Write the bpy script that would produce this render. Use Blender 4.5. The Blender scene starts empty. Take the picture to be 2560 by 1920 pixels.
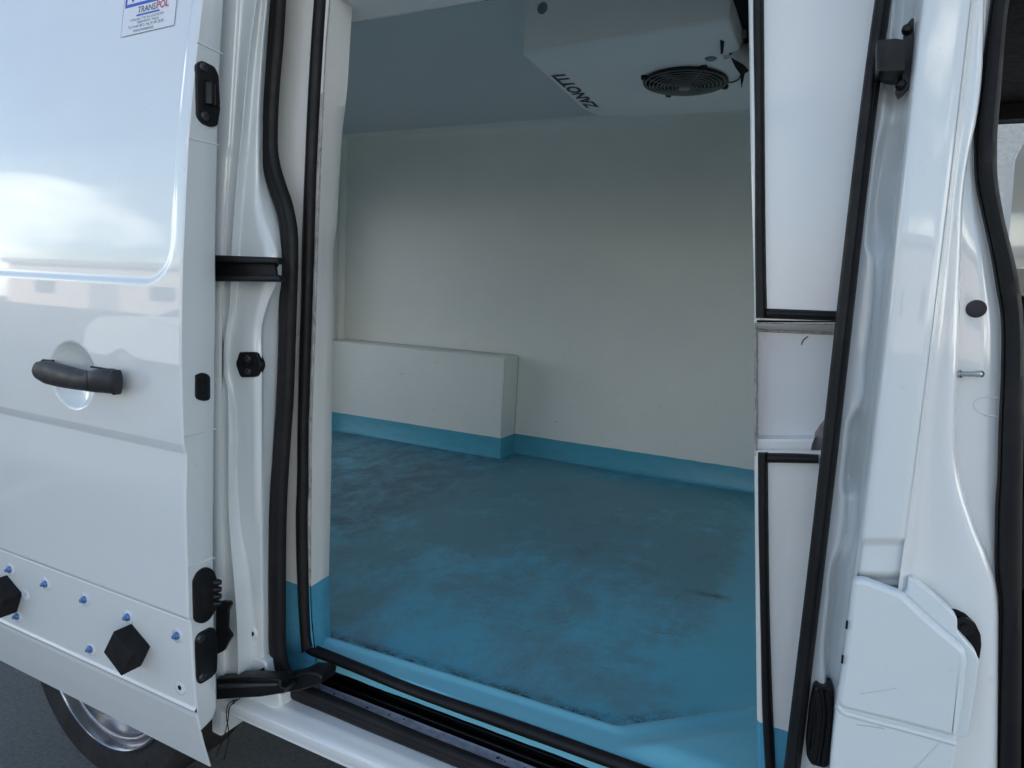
import bpy, bmesh, math, random
import numpy as np
from mathutils import Matrix, Vector
from mathutils import noise as mnoise

random.seed(7)
sc = bpy.context.scene
COL = sc.collection
R = math.radians

# ------------------------------------------------------------------ camera
XA = np.array([0.89621839, 0.10451526, -0.43112546])      # image axes (right, down, forward) of world X, Y, Z
YA = np.array([0.44025591, -0.09021322, 0.89332878])
ZA = np.array([0.05447328, -0.99042321, -0.12686421])
M3 = np.array([XA, YA, ZA])
M3 = np.linalg.qr(M3)[0] * np.sign(np.diag(np.linalg.qr(M3)[1]))
F = 1650.0
EYE = 1.30
cam = bpy.data.cameras.new("camera")
cam.sensor_width = 36.0
cam.lens = 36.0 * F / 2560.0
cam.clip_start = 0.02
cam.clip_end = 500.0
cam_ob = bpy.data.objects.new("camera", cam)
COL.objects.link(cam_ob)
rt = M3 @ np.array([1, 0, 0]); up = M3 @ np.array([0, -1, 0]); bk = M3 @ np.array([0, 0, -1])
cam_ob.matrix_world = Matrix(((rt[0], up[0], bk[0], 0), (rt[1], up[1], bk[1], 0), (rt[2], up[2], bk[2], EYE), (0, 0, 0, 1)))
sc.camera = cam_ob

# ------------------------------------------------------------------ world, sun, exposure
sc.view_settings.view_transform = 'Standard'
sc.view_settings.look = 'None'
sc.view_settings.gamma = 1.0
sc.view_settings.exposure = 1.12
sc.cycles.max_bounces = 14
sc.cycles.diffuse_bounces = 9
sc.cycles.glossy_bounces = 6
SUN_EL, SUN_ROT = R(24), R(28)          # behind the van: this side of it is in its own shade
w = bpy.data.worlds.new("World")
sc.world = w
w.use_nodes = True
nt = w.node_tree
for n in list(nt.nodes):
    nt.nodes.remove(n)
def N(nt, t, **kw):
    n = nt.nodes.new(t)
    for k, v in kw.items():
        if k in ('operation', 'blend_type', 'data_type', 'noise_dimensions', 'sky_type', 'interpolation_type', 'feature', 'clamp', 'normalize', 'wave_type', 'bands_direction', 'distance'):
            setattr(n, k, v)
        else:
            n.inputs[k.replace('_', ' ') if k.replace('_', ' ') in n.inputs else k].default_value = v
    return n
def L(nt, a, b):
    nt.links.new(a, b)
out = nt.nodes.new('ShaderNodeOutputWorld')
bg = nt.nodes.new('ShaderNodeBackground')
sky = nt.nodes.new('ShaderNodeTexSky')
sky.sky_type = 'NISHITA'
sky.sun_disc = False
sky.sun_elevation = SUN_EL
sky.sun_rotation = SUN_ROT
sky.air_density = 1.0
sky.dust_density = 1.6
sky.ozone_density = 1.0
tc = nt.nodes.new('ShaderNodeTexCoord')
mp = nt.nodes.new('ShaderNodeMapping')
mp.inputs['Scale'].default_value = (1.0, 1.0, 3.0)
mp.inputs['Location'].default_value = (4, 8.6, 3)
L(nt, tc.outputs['Generated'], mp.inputs['Vector'])
cn = N(nt, 'ShaderNodeTexNoise', Scale=2.1, Detail=3.5, Roughness=0.44, Distortion=0.15)
L(nt, mp.outputs[0], cn.inputs['Vector'])
cr = nt.nodes.new('ShaderNodeValToRGB')
cr.color_ramp.elements[0].position = 0.52
cr.color_ramp.elements[1].position = 0.625
sx_ = nt.nodes.new('ShaderNodeSeparateXYZ'); L(nt, tc.outputs['Generated'], sx_.inputs[0])
low = nt.nodes.new('ShaderNodeMapRange'); L(nt, sx_.outputs[2], low.inputs[0])       # broken cloud low down, clear overhead
for i_, v_ in enumerate((.08, .42, .07, -.10)): low.inputs[i_ + 1].default_value = v_
ad = nt.nodes.new('ShaderNodeMath'); ad.operation = 'ADD'
L(nt, cn.outputs['Fac'], ad.inputs[0]); L(nt, low.outputs[0], ad.inputs[1])
L(nt, ad.outputs[0], cr.inputs[0])
mx = nt.nodes.new('ShaderNodeMix'); mx.data_type = 'RGBA'
L(nt, cr.outputs['Color'], mx.inputs[0])
L(nt, sky.outputs[0], mx.inputs[6])
mx.inputs[7].default_value = (18.0, 17.7, 16.3, 1)
L(nt, mx.outputs[2], bg.inputs[0])
bg.inputs[1].default_value = 0.13
L(nt, bg.outputs[0], out.inputs[0])

sl = bpy.data.lights.new("sun", 'SUN')
sl.energy = 3.2
sl.angle = R(0.6)
sl.color = (1.0, 0.93, 0.84)
so = bpy.data.objects.new("sun", sl)
COL.objects.link(so)
sd = Vector((math.sin(SUN_ROT) * math.cos(SUN_EL), math.cos(SUN_ROT) * math.cos(SUN_EL), math.sin(SUN_EL)))
so.rotation_euler = sd.to_track_quat('Z', 'Y').to_euler()
so.location = sd * 20

# ------------------------------------------------------------------ geometry helpers
def ray(px, py):
    return M3 @ np.array([(px - 1280.0) / F, (py - 960.0) / F, 1.0])
def at(px, py, y):
    "point on the vertical plane parallel to the van's side at distance y"
    r = ray(px, py); r = r * (y / r[1]); return (r[0], r[1], r[2] + EYE)
def at_x(px, py, x):
    r = ray(px, py); r = r * (x / r[0]); return (r[0], r[1], r[2] + EYE)
def at_z(px, py, z):
    r = ray(px, py); r = r * ((z - EYE) / r[2]); return (r[0], r[1], z)

def herm(ts, vs, q):
    "cubic interpolation with finite-difference tangents, straight beyond the ends"
    ts = np.asarray(ts, float); vs = np.asarray(vs, float)
    one = vs.ndim == 1
    if one: vs = vs[:, None]
    n = len(ts)
    if n == 1:
        o = np.repeat(vs, len(q), 0); return o[:, 0] if one else o
    d = np.diff(vs, axis=0) / np.diff(ts)[:, None]
    m = np.zeros_like(vs)
    m[0], m[-1] = d[0], d[-1]
    for i in range(1, n - 1):
        a, b = ts[i] - ts[i - 1], ts[i + 1] - ts[i]
        m[i] = (d[i - 1] * b + d[i] * a) / (a + b)
        for k in range(vs.shape[1]):
            if min(abs(d[i - 1][k]), abs(d[i][k])) < 1e-9 or d[i - 1][k] * d[i][k] <= 0: m[i][k] = 0
    o = np.zeros((len(q), vs.shape[1]))
    for j, x in enumerate(q):
        if x <= ts[0]: o[j] = vs[0] + m[0] * (x - ts[0]); continue
        if x >= ts[-1]: o[j] = vs[-1] + m[-1] * (x - ts[-1]); continue
        i = min(int(np.searchsorted(ts, x, side='right')) - 1, n - 2)
        h = ts[i + 1] - ts[i]; t = (x - ts[i]) / h
        o[j] = ((2 * t**3 - 3 * t**2 + 1) * vs[i] + (t**3 - 2 * t**2 + t) * h * m[i]
                + (-2 * t**3 + 3 * t**2) * vs[i + 1] + (t**3 - t**2) * h * m[i + 1])
    return o[:, 0] if one else o

def link(name, me, mat, parent=None):
    o = bpy.data.objects.new(name, me)
    COL.objects.link(o)
    if mat is not None:
        for m in (mat if isinstance(mat, (list, tuple)) else [mat]):
            me.materials.append(m)
    if parent is not None:
        o.parent = parent
        p = parent; off = Vector((0, 0, 0))
        while p is not None:
            off += p.location; p = p.parent
        # every parent in this scene is unrotated, so a shift of the mesh is enough
        me.transform(Matrix.Translation(-off))
    return o
def mesh(name, verts, faces, mat, parent=None, smooth=False, fix=True):
    me = bpy.data.meshes.new(name)
    me.from_pydata([tuple(map(float, v)) for v in verts], [], faces)
    if fix:
        bm = bmesh.new(); bm.from_mesh(me)
        bmesh.ops.recalc_face_normals(bm, faces=bm.faces)
        bm.to_mesh(me); bm.free()
    if smooth:
        for p in me.polygons: p.use_smooth = True
    me.update()
    return link(name, me, mat, parent)
def bm_obj(name, bm, mat, parent=None, smooth=None):
    me = bpy.data.meshes.new(name)
    bmesh.ops.recalc_face_normals(bm, faces=bm.faces)
    bm.to_mesh(me); bm.free()
    if smooth is True:
        for p in me.polygons: p.use_smooth = True
    elif smooth:                                   # angle in degrees
        for p in me.polygons: p.use_smooth = True
        me.set_sharp_from_angle(angle=R(smooth))
    return link(name, me, mat, parent)
def box_bm(bm, p0, p1, bev=0.0, seg=2):
    r = bmesh.ops.create_cube(bm, size=1.0)
    vs = r['verts']
    for v in vs:
        v.co = Vector([(p0[i] + p1[i]) / 2 + v.co[i] * (p1[i] - p0[i]) for i in range(3)])
    if bev > 0:
        es = list({e for v in vs for e in v.link_edges})
        bmesh.ops.bevel(bm, geom=es, offset=bev, segments=seg, affect='EDGES', profile=0.5)
def box(name, p0, p1, mat, parent=None, bev=0.0, seg=2):
    bm = bmesh.new(); box_bm(bm, p0, p1, bev, seg)
    return bm_obj(name, bm, mat, parent, smooth=40 if bev else None)
def prism_bm(bm, pts, vec, bev=0.0, seg=2):
    "extrude a polygon of 3D points by vec, front edges bevelled"
    vs = [bm.verts.new(p) for p in pts]
    f = bm.faces.new(vs)
    r = bmesh.ops.extrude_face_region(bm, geom=[f])
    nv = [g for g in r['geom'] if isinstance(g, bmesh.types.BMVert)]
    for v in nv: v.co += Vector(vec)
    if bev > 0:
        nf = [g for g in r['geom'] if isinstance(g, bmesh.types.BMFace)]
        es = list({e for g in nf for e in g.edges})
        bmesh.ops.bevel(bm, geom=es, offset=bev, segments=seg, affect='EDGES', profile=0.5)
def prism(name, pts, vec, mat, parent=None, bev=0.0, seg=2, sm=40):
    bm = bmesh.new(); prism_bm(bm, pts, vec, bev, seg)
    return bm_obj(name, bm, mat, parent, smooth=sm)
def round_poly(pts, r, n=5):
    "round the corners of a 2D polygon; r a number or one per corner"
    out = []
    m = len(pts)
    for i in range(m):
        p = np.array(pts[i], float); a = np.array(pts[i - 1], float); b = np.array(pts[(i + 1) % m], float)
        rr = r[i] if isinstance(r, (list, tuple)) else r
        la, lb = np.linalg.norm(a - p), np.linalg.norm(b - p)
        d = min(rr, la * .48, lb * .48)
        if d < 1e-6: out.append(tuple(p)); continue
        s, e = p + (a - p) / la * d, p + (b - p) / lb * d
        for k in range(n + 1):
            t = k / n
            out.append(tuple((1 - t)**2 * s + 2 * t * (1 - t) * p + t * t * e))
    return out
def tube_bm(bm, path, r, n=10, cap=True, flat=1.0):
    path = [Vector(p) for p in path]
    rings = []
    prev = None
    for i, p in enumerate(path):
        t = (path[min(i + 1, len(path) - 1)] - path[max(i - 1, 0)]).normalized()
        if prev is None:
            u = t.orthogonal().normalized()
        else:
            u = (prev - t * prev.dot(t)).normalized()
        prev = u
        v = t.cross(u)
        rr = r[i] if isinstance(r, (list, tuple)) else r
        rings.append([bm.verts.new(p + (u * math.cos(2 * math.pi * k / n) + v * math.sin(2 * math.pi * k / n) * flat) * rr) for k in range(n)])
    for a, b in zip(rings, rings[1:]):
        for k in range(n):
            bm.faces.new((a[k], a[(k + 1) % n], b[(k + 1) % n], b[k]))
    if cap:
        bm.faces.new(rings[0]); bm.faces.new(rings[-1])
def smooth_path(pts, n):
    ts = np.concatenate([[0], np.cumsum(np.linalg.norm(np.diff(np.array(pts, float), axis=0), axis=1))])
    return [tuple(v) for v in herm(ts, np.array(pts, float), np.linspace(0, ts[-1], n))]
def tube(name, pts, r, mat, parent=None, n=10, res=None):
    bm = bmesh.new(); tube_bm(bm, smooth_path(pts, res) if res else pts, r, n)
    return bm_obj(name, bm, mat, parent, smooth=50)
def lathe_bm(bm, prof, c, axis, n=20):
    "prof: [(radius, height)], revolved about axis through c"
    axis = Vector(axis).normalized(); u = axis.orthogonal().normalized(); v = axis.cross(u); c = Vector(c)
    rings = []
    for (r, h) in prof:
        if r < 1e-6:
            rings.append([bm.verts.new(c + axis * h)])
        else:
            rings.append([bm.verts.new(c + axis * h + (u * math.cos(2 * math.pi * k / n) + v * math.sin(2 * math.pi * k / n)) * r) for k in range(n)])
    for a, b in zip(rings, rings[1:]):
        if len(a) == 1 and len(b) == 1: continue
        for k in range(n):
            k2 = (k + 1) % n
            if len(a) == 1: bm.faces.new((a[0], b[k], b[k2]))
            elif len(b) == 1: bm.faces.new((a[k], a[k2], b[0]))
            else: bm.faces.new((a[k], a[k2], b[k2], b[k]))
def lathe(name, prof, c, axis, mat, parent=None, n=20, sm=40):
    bm = bmesh.new(); lathe_bm(bm, prof, c, axis, n)
    return bm_obj(name, bm, mat, parent, smooth=sm)
def grid_mesh(name, rows, mat, parent=None, smooth=True, sharp=None, flip=False):
    n, m = len(rows), len(rows[0])
    verts = [v for r in rows for v in r]
    faces = [(i * m + j, i * m + j + 1, (i + 1) * m + j + 1, (i + 1) * m + j) for i in range(n - 1) for j in range(m - 1)]
    if flip: faces = [f[::-1] for f in faces]
    me = bpy.data.meshes.new(name)
    me.from_pydata([tuple(map(float, v)) for v in verts], [], faces)
    if smooth:
        for p in me.polygons: p.use_smooth = True
        if sharp: me.set_sharp_from_angle(angle=R(sharp))
    return link(name, me, mat, parent)
def rails(name, rl, q0, q1, n, mat, parent=None, sub=1, sharp=None, plane='y'):
    """A pressed sheet through several rails, left to right. A rail is [(px, py, depth), ...] running down the sheet;
    depth is the distance y of the rail from the eye's plane (or x where plane == 'x')."""
    qs = np.linspace(q0, q1, n)
    cols = []
    for r in rl:
        a = np.array(r, float)
        v = herm(a[:, 1], a[:, [0, 2]], qs)
        f = at if plane == 'y' else at_x
        cols.append([f(v[i, 0], qs[i], v[i, 1]) for i in range(n)])
    cols = np.array(cols)
    k = len(rl)
    if sub > 1:
        qq = np.linspace(0, k - 1, (k - 1) * sub + 1)
        rows = [herm(np.arange(k), cols[:, i, :], qq) for i in range(n)]
    else:
        rows = [cols[:, i, :] for i in range(n)]
    return grid_mesh(name, rows, mat, parent, True, sharp, flip=True)
def ribbon(name, Lp, Rp, y, mat, parent=None, bulge=0.008, prof=None, n=80, back=0.004):
    """A moulded rubber strip: left and right outline points in pairs, lying on the plane y, standing proud by bulge."""
    Lp = np.array(Lp, float); Rp = np.array(Rp, float)
    mid = (Lp[:, :2] + Rp[:, :2]) / 2
    ts = np.concatenate([[0], np.cumsum(np.linalg.norm(np.diff(mid, axis=0), axis=1))])
    q = np.linspace(0, ts[-1], n)
    l = herm(ts, Lp[:, :2], q); r = herm(ts, Rp[:, :2], q)
    prof = prof or [(0, -.9), (0, .2), (.1, .62), (.25, .92), (.42, 1.0), (.56, .98), (.66, .8), (.74, .86), (.86, .7), (.97, .35), (1, 0), (1, -.9)]
    rows = []
    yy = y if not callable(y) else None
    for i in range(n):
        row = []
        yc = y(q[i] / ts[-1]) if callable(y) else y
        a = np.array(at(l[i, 0], l[i, 1], yc)); b = np.array(at(r[i, 0], r[i, 1], yc))
        for t, h in prof:
            p = a * (1 - t) + b * t
            p[1] -= h * bulge if h > 0 else h * back
            row.append(p)
        row.append(row[0])
        rows.append(row)
    m_ = len(rows[0])
    o = grid_mesh(name, rows, mat, parent, True, 60, flip=True)
    bm = bmesh.new(); bm.from_mesh(o.data); bm.verts.ensure_lookup_table()
    for base in (0, (n - 1) * m_):                       # close both ends
        f = bm.faces.new([bm.verts[base + j] for j in range(m_ - 1)])
        bmesh.ops.triangulate(bm, faces=[f])
    bm.to_mesh(o.data); bm.free()
    return o
def pillow(name, P, th, bev, mat, parent, seg=3):
    "a moulded plate facing the yard: outline P at its front plane, thickness th away from the viewer, rounded front edge"
    P = np.array(P, float); n = len(P); y0 = P[:, 1].min()
    q = P[:, [0, 2]]
    area = sum(q[i - 1][0] * q[i][1] - q[i][0] * q[i - 1][1] for i in range(n))
    if area < 0: P = P[::-1]; q = q[::-1]
    nr = []
    for i in range(n):
        a = q[i] - q[i - 1]; b = q[(i + 1) % n] - q[i]
        a = a / (np.linalg.norm(a) + 1e-9); b = b / (np.linalg.norm(b) + 1e-9)
        t = a + b; t = t / (np.linalg.norm(t) + 1e-9)
        v = np.array([-t[1], t[0]]); c = max(.6, abs(v @ np.array([-a[1], a[0]])))
        nr.append(v / c)
    nr = np.array(nr)
    bm = bmesh.new(); rings = []
    for k in [-1] + list(range(seg + 1)):
        if k < 0: off, y = 0, th
        else:
            an = math.pi / 2 * k / seg; off, y = bev * (1 - math.cos(an)), bev * (1 - math.sin(an))
        rings.append([bm.verts.new((q[i][0] + nr[i][0] * off, P[i][1] + y, q[i][1] + nr[i][1] * off)) for i in range(n)])
    for a, b in zip(rings, rings[1:]):
        for i in range(n): bm.faces.new((a[i], a[(i + 1) % n], b[(i + 1) % n], b[i]))
    f = bm.faces.new(rings[-1]); f.normal_update()
    bmesh.ops.triangulate(bm, faces=[f], ngon_method='BEAUTY')
    o = bm_obj(name, bm, mat, parent, 50)
    for p in o.data.polygons:
        if abs(p.normal.y) > .9995: p.use_smooth = False      # the flat face stays flat
    return o
def empty(name, loc, label, cat, group=None):
    o = bpy.data.objects.new(name, None); COL.objects.link(o)
    o.location = loc; o.empty_display_size = .1
    o['label'] = label; o['category'] = cat
    if group: o['group'] = group
    return o
def text_mesh(s, size, extr=0.0, bold=0.0, sx=1.0, align='LEFT'):
    cu = bpy.data.curves.new("text", 'FONT')
    cu.body = s; cu.size = size; cu.extrude = extr; cu.offset = bold; cu.align_x = align
    cu.resolution_u = 4
    o = bpy.data.objects.new("text", cu); COL.objects.link(o)
    bpy.context.view_layer.update()
    dg = bpy.context.evaluated_depsgraph_get()
    me = bpy.data.meshes.new_from_object(o.evaluated_get(dg))
    bpy.data.objects.remove(o); bpy.data.curves.remove(cu)
    me.transform(Matrix.Diagonal((sx, 1, 1, 1)))
    return me

# ------------------------------------------------------------------ materials
def new_mat(name):
    m = bpy.data.materials.new(name); m.use_nodes = True
    nt = m.node_tree; b = nt.nodes['Principled BSDF']
    return m, nt, b
def pos(nt):
    g = nt.nodes.new('ShaderNodeNewGeometry')
    return g.outputs['Position']
def noise(nt, vec, scale, detail=4, rough=.55, dist=0, stretch=None):
    if stretch:
        m = nt.nodes.new('ShaderNodeMapping'); m.inputs['Scale'].default_value = stretch
        L(nt, vec, m.inputs['Vector']); vec = m.outputs[0]
    n = N(nt, 'ShaderNodeTexNoise', Scale=scale, Detail=detail, Roughness=rough, Distortion=dist)
    L(nt, vec, n.inputs['Vector'])
    return n.outputs['Fac']
def ramp(nt, fac, p0, p1, c0=(0, 0, 0, 1), c1=(1, 1, 1, 1)):
    r = nt.nodes.new('ShaderNodeValToRGB')
    r.color_ramp.elements[0].position = p0; r.color_ramp.elements[0].color = c0
    r.color_ramp.elements[1].position = p1; r.color_ramp.elements[1].color = c1
    L(nt, fac, r.inputs[0])
    return r.outputs['Color']
def mixc(nt, fac, a, b, blend='MIX'):
    m = nt.nodes.new('ShaderNodeMix'); m.data_type = 'RGBA'; m.blend_type = blend
    for s, v in ((0, fac), (6, a), (7, b)):
        if hasattr(v, 'links'): L(nt, v, m.inputs[s])
        else: m.inputs[s].default_value = v if s == 0 or len(v) == 4 else (*v, 1)
    return m.outputs[2]
def math_(nt, op, a, b=None, clamp=False):
    m = nt.nodes.new('ShaderNodeMath'); m.operation = op; m.use_clamp = clamp
    for s, v in ((0, a), (1, b)):
        if v is None: continue
        if hasattr(v, 'links'): L(nt, v, m.inputs[s])
        else: m.inputs[s].default_value = v
    return m.outputs[0]
def mrange(nt, v, a, b, c=0, d=1, smooth=False):
    m = nt.nodes.new('ShaderNodeMapRange')
    if smooth: m.interpolation_type = 'SMOOTHSTEP'
    L(nt, v, m.inputs[0])
    for i, x in enumerate((a, b, c, d)): m.inputs[i + 1].default_value = x
    return m.outputs[0]
def bump(nt, h, b, strength=.2, dist=.001):
    n = nt.nodes.new('ShaderNodeBump'); n.inputs['Strength'].default_value = strength; n.inputs['Distance'].default_value = dist
    L(nt, h, n.inputs['Height']); L(nt, n.outputs[0], b.inputs['Normal'])
def rgb(*c): return (*c, 1)

def paint(name, col, rough=.3, coat=1.0, peel=.05, grime=.05):
    m, nt, b = new_mat(name)
    p = pos(nt)
    g = ramp(nt, noise(nt, p, 3.5, 6, .6), .45, .75)
    g2 = ramp(nt, noise(nt, p, 90, 3, .5), .70, .78)
    f = math_(nt, 'ADD', math_(nt, 'MULTIPLY', g, grime), math_(nt, 'MULTIPLY', g2, grime * 1.6), True)
    L(nt, mixc(nt, f, rgb(*col), rgb(.33, .31, .28)), b.inputs['Base Color'])
    b.inputs['Roughness'].default_value = rough
    b.inputs['Coat Weight'].default_value = coat
    b.inputs['Coat Roughness'].default_value = .03
    b.inputs['Coat IOR'].default_value = 1.75
    bump(nt, noise(nt, p, 260, 2, .5), b, peel, .0006)
    return m
M = {}
M['paint'] = paint('van_paint', (.775, .80, .80), grime=.09)
M['paint_in'] = paint('jamb_paint', (.72, .755, .76), .38, .6, .06, .10)
M['plastic'] = paint('white_cover', (.69, .745, .76), .42, .25, .1, .08)

def rubber(name, c=.012, rough=.42):
    m, nt, b = new_mat(name)
    p = pos(nt)
    f = ramp(nt, noise(nt, p, 14, 5, .6), .4, .8)
    L(nt, mixc(nt, f, rgb(c, c, c * 1.15), rgb(c * 2.2, c * 2.1, c * 2.1)), b.inputs['Base Color'])
    b.inputs['Specular IOR Level'].default_value = .3
    r = mrange(nt, noise(nt, p, 60, 4), .3, .7, rough - .08, rough + .12)
    L(nt, r, b.inputs['Roughness'])
    bump(nt, noise(nt, p, 420, 3, .6), b, .12, .0006)
    return m
M['rubber'] = rubber('seal_rubber', .007, .5)
M['black'] = rubber('black_plastic', .006, .38)
M['foam'] = rubber('foam_rubber', .008, .85)
M['tyre'] = rubber('tyre_rubber', .018, .7)
M['handle'] = rubber('handle_plastic', .022, .45)
M['void'] = rubber('dark_cavity', .006, .9)
M['trim'] = rubber('cab_trim', .014, .6)

def gel(name, col, rough=.28, marks=1.0, tint=(.70, .70, .66), coat=.10):
    "glossy fibreglass lining, hand-laid: slow waves, scuffs and faint stains"
    m, nt, b = new_mat(name)
    p = pos(nt)
    c = mixc(nt, ramp(nt, noise(nt, p, 1.7, 5, .6), .35, .7), rgb(*col), rgb(*tint))
    sc1 = math_(nt, 'MULTIPLY', ramp(nt, noise(nt, p, 26, 8, .72, 1.5, (1, 1, 2.6)), .635, .67), .42 * marks)
    lowz = nt.nodes.new('ShaderNodeSeparateXYZ'); L(nt, p, lowz.inputs[0])
    lz = mrange(nt, lowz.outputs[2], 1.35, .95, .05, 1)
    c = mixc(nt, math_(nt, 'MULTIPLY', sc1, lz), c, rgb(.16, .15, .14))
    L(nt, c, b.inputs['Base Color'])
    b.inputs['Roughness'].default_value = rough
    b.inputs['Coat Weight'].default_value = coat
    b.inputs['Coat Roughness'].default_value = .18
    bump(nt, noise(nt, p, 3.0, 3, .5), b, .18, .012)
    return m
M['gel'] = gel('white_fibreglass', (.90, .885, .82), .50, 1.0, (.82, .82, .78))
M['gel_front'] = gel('glossy_panel', (.84, .84, .83), .22, .3, (.82, .82, .79), .8)
M['sheet'] = gel('clean_white_sheet', (.80, .80, .80), .35, .7, (.79, .78, .77))

BLUE = (.030, .185, .33)
def jamb_mat(name, zlim, wob=.004):
    m, nt, b = new_mat(name)
    p = pos(nt); s = nt.nodes.new('ShaderNodeSeparateXYZ'); L(nt, p, s.inputs[0])
    z = math_(nt, 'ADD', s.outputs[2], math_(nt, 'MULTIPLY', math_(nt, 'SUBTRACT', noise(nt, p, 40, 3), .5), wob))
    below = math_(nt, 'LESS_THAN', z, zlim)
    sc1 = math_(nt, 'MULTIPLY', ramp(nt, noise(nt, p, 42, 8, .75, 1.2, (1, 1, .35)), .64, .69), .5)
    cr = mixc(nt, ramp(nt, noise(nt, p, 6, 6, .6, 0, (2, 2, .5)), .4, .75), rgb(.80, .79, .76), rgb(.72, .70, .66))
    cr = mixc(nt, sc1, cr, rgb(.25, .23, .21))
    cb = mixc(nt, ramp(nt, noise(nt, p, 50, 6, .7), .45, .75), rgb(.09, .36, .52), rgb(.075, .28, .41))
    L(nt, mixc(nt, below, cr, cb), b.inputs['Base Color'])
    b.inputs['Roughness'].default_value = .38
    bump(nt, noise(nt, p, 160, 4, .6), b, .2, .0012)
    return m
ZB_L = at(715, 1456, .84)[2]
ZB_R = at(1925, 1817, .85)[2]
M['jamb_l'] = jamb_mat('left_frame_coating', ZB_L)
M['jamb_r'] = jamb_mat('right_frame_coating', ZB_R)

def sealant():
    m, nt, b = new_mat('old_sealant')
    p = pos(nt)
    f = ramp(nt, noise(nt, p, 90, 8, .75, 1.0, (1, 1, .45)), .38, .62)
    L(nt, mixc(nt, f, rgb(.24, .22, .21), rgb(.60, .58, .55)), b.inputs['Base Color'])
    b.inputs['Roughness'].default_value = .55
    bump(nt, noise(nt, p, 110, 6, .7), b, .7, .003)
    return m
M['sealant'] = sealant()

def chamfer():
    a, b_ = at_z(1543, 1825, .65), at_z(1890, 1775, .65)
    d = np.array([b_[0] - a[0], b_[1] - a[1]]); d /= np.linalg.norm(d)
    n = np.array([-d[1], d[0]])                       # points into the hold
    return (float(n[0]), float(n[1]), float(-(n[0] * a[0] + n[1] * a[1])))
CN = chamfer()
def blue_floor():
    m, nt, b = new_mat('worn_blue_floor')
    p = pos(nt); s = nt.nodes.new('ShaderNodeSeparateXYZ'); L(nt, p, s.inputs[0])
    X, Y, Z = s.outputs
    n1 = noise(nt, p, 3.4, 8, .66, .6)
    n2 = noise(nt, p, 8, 9, .74, .4, (1.7, 1.0, 1))
    n3 = noise(nt, p, 38, 10, .82, .5, (1.3, 1, 1))
    wear = math_(nt, 'ADD', math_(nt, 'MULTIPLY', n1, .46), math_(nt, 'ADD', math_(nt, 'MULTIPLY', n2, .30), math_(nt, 'MULTIPLY', n3, .24)))
    # where feet and loads reach: inside the lip, the slanted corner and the front jamb
    dY = math_(nt, 'SUBTRACT', Y, math_(nt, 'ADD', math_(nt, 'MULTIPLY', X, .045), .9444))
    dC = math_(nt, 'ADD', math_(nt, 'ADD', math_(nt, 'MULTIPLY', X, CN[0]), math_(nt, 'MULTIPLY', Y, CN[1])), CN[2])
    d_ = math_(nt, 'MINIMUM', dY, dC)
    wob = math_(nt, 'MULTIPLY', math_(nt, 'SUBTRACT', n3, .5), .02)
    dn = math_(nt, 'ADD', d_, wob)
    ex = mrange(nt, math_(nt, 'ADD', X, math_(nt, 'MULTIPLY', math_(nt, 'SUBTRACT', n2, .5), .16)), -.15, -.20, 0, 1, True)
    e = math_(nt, 'MULTIPLY', mrange(nt, dn, -.003, .008, 0, 1, True), ex)
    depth = mrange(nt, Y, .95, 1.7, -.03, .075)
    wm = ramp(nt, math_(nt, 'ADD', wear, depth), .455, .555)
    wm = math_(nt, 'MULTIPLY', math_(nt, 'MULTIPLY', wm, e), .62)
    base = mixc(nt, ramp(nt, n1, .4, .65), rgb(.10, .46, .62), rgb(.11, .42, .54))
    base = mixc(nt, math_(nt, 'MULTIPLY', mrange(nt, d_, .004, -.006), mrange(nt, dY, .06, .0, .45, 1)), base, rgb(.20, .56, .69))
    c = mixc(nt, wm, base, rgb(.15, .25, .29))
    brown = ramp(nt, noise(nt, p, 5.5, 9, .74, .4, (1.5, 1, 1)), .55, .72)
    c = mixc(nt, math_(nt, 'MULTIPLY', math_(nt, 'MULTIPLY', brown, e), .38), c, rgb(.11, .12, .105))
    # streaky scratches
    st = ramp(nt, noise(nt, p, 60, 6, .7, 2.0, (.25, 1.5, 1)), .62, .70)
    c = mixc(nt, math_(nt, 'MULTIPLY', math_(nt, 'MULTIPLY', st, e), .28), c, rgb(.20, .28, .33))
    st2 = ramp(nt, noise(nt, p, 75, 7, .75, 1.4, (1.2, .4, 1)), .62, .68)
    c = mixc(nt, math_(nt, 'MULTIPLY', math_(nt, 'MULTIPLY', st2, e), .55), c, rgb(.02, .028, .034))
    # grit packed into the angle at the lip
    band = math_(nt, 'MULTIPLY', mrange(nt, dn, -.016, -.006, 0, 1, True), mrange(nt, dn, .040, .010, 0, 1, True))
    gr = ramp(nt, noise(nt, p, 150, 6, .85, .6), .455, .495)
    gm = math_(nt, 'MULTIPLY', math_(nt, 'MULTIPLY', gr, band), math_(nt, 'MULTIPLY', mrange(nt, X, -.12, -.20), mrange(nt, noise(nt, p, 22, 5, .7), .38, .58)))
    c = mixc(nt, gm, c, rgb(.010, .010, .012))
    # brown smear near the front jamb
    sm1 = math_(nt, 'MULTIPLY', mrange(nt, math_(nt, 'ABSOLUTE', math_(nt, 'ADD', math_(nt, 'ADD', Y, math_(nt, 'MULTIPLY', X, .0)), -1.518)), .024, .004), math_(nt, 'MULTIPLY', mrange(nt, X, -.27, -.19), mrange(nt, X, -.14, -.17)))
    c = mixc(nt, math_(nt, 'MULTIPLY', math_(nt, 'MULTIPLY', sm1, ramp(nt, n3, .38, .55)), .8), c, rgb(.06, .045, .03))
    # patchy darker floor towards the rear, behind the rear jamb
    dk = math_(nt, 'MULTIPLY', mrange(nt, X, -1.02, -1.2), ramp(nt, n2, .42, .6))
    c = mixc(nt, math_(nt, 'MULTIPLY', dk, .45), c, rgb(.018, .028, .030))
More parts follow.
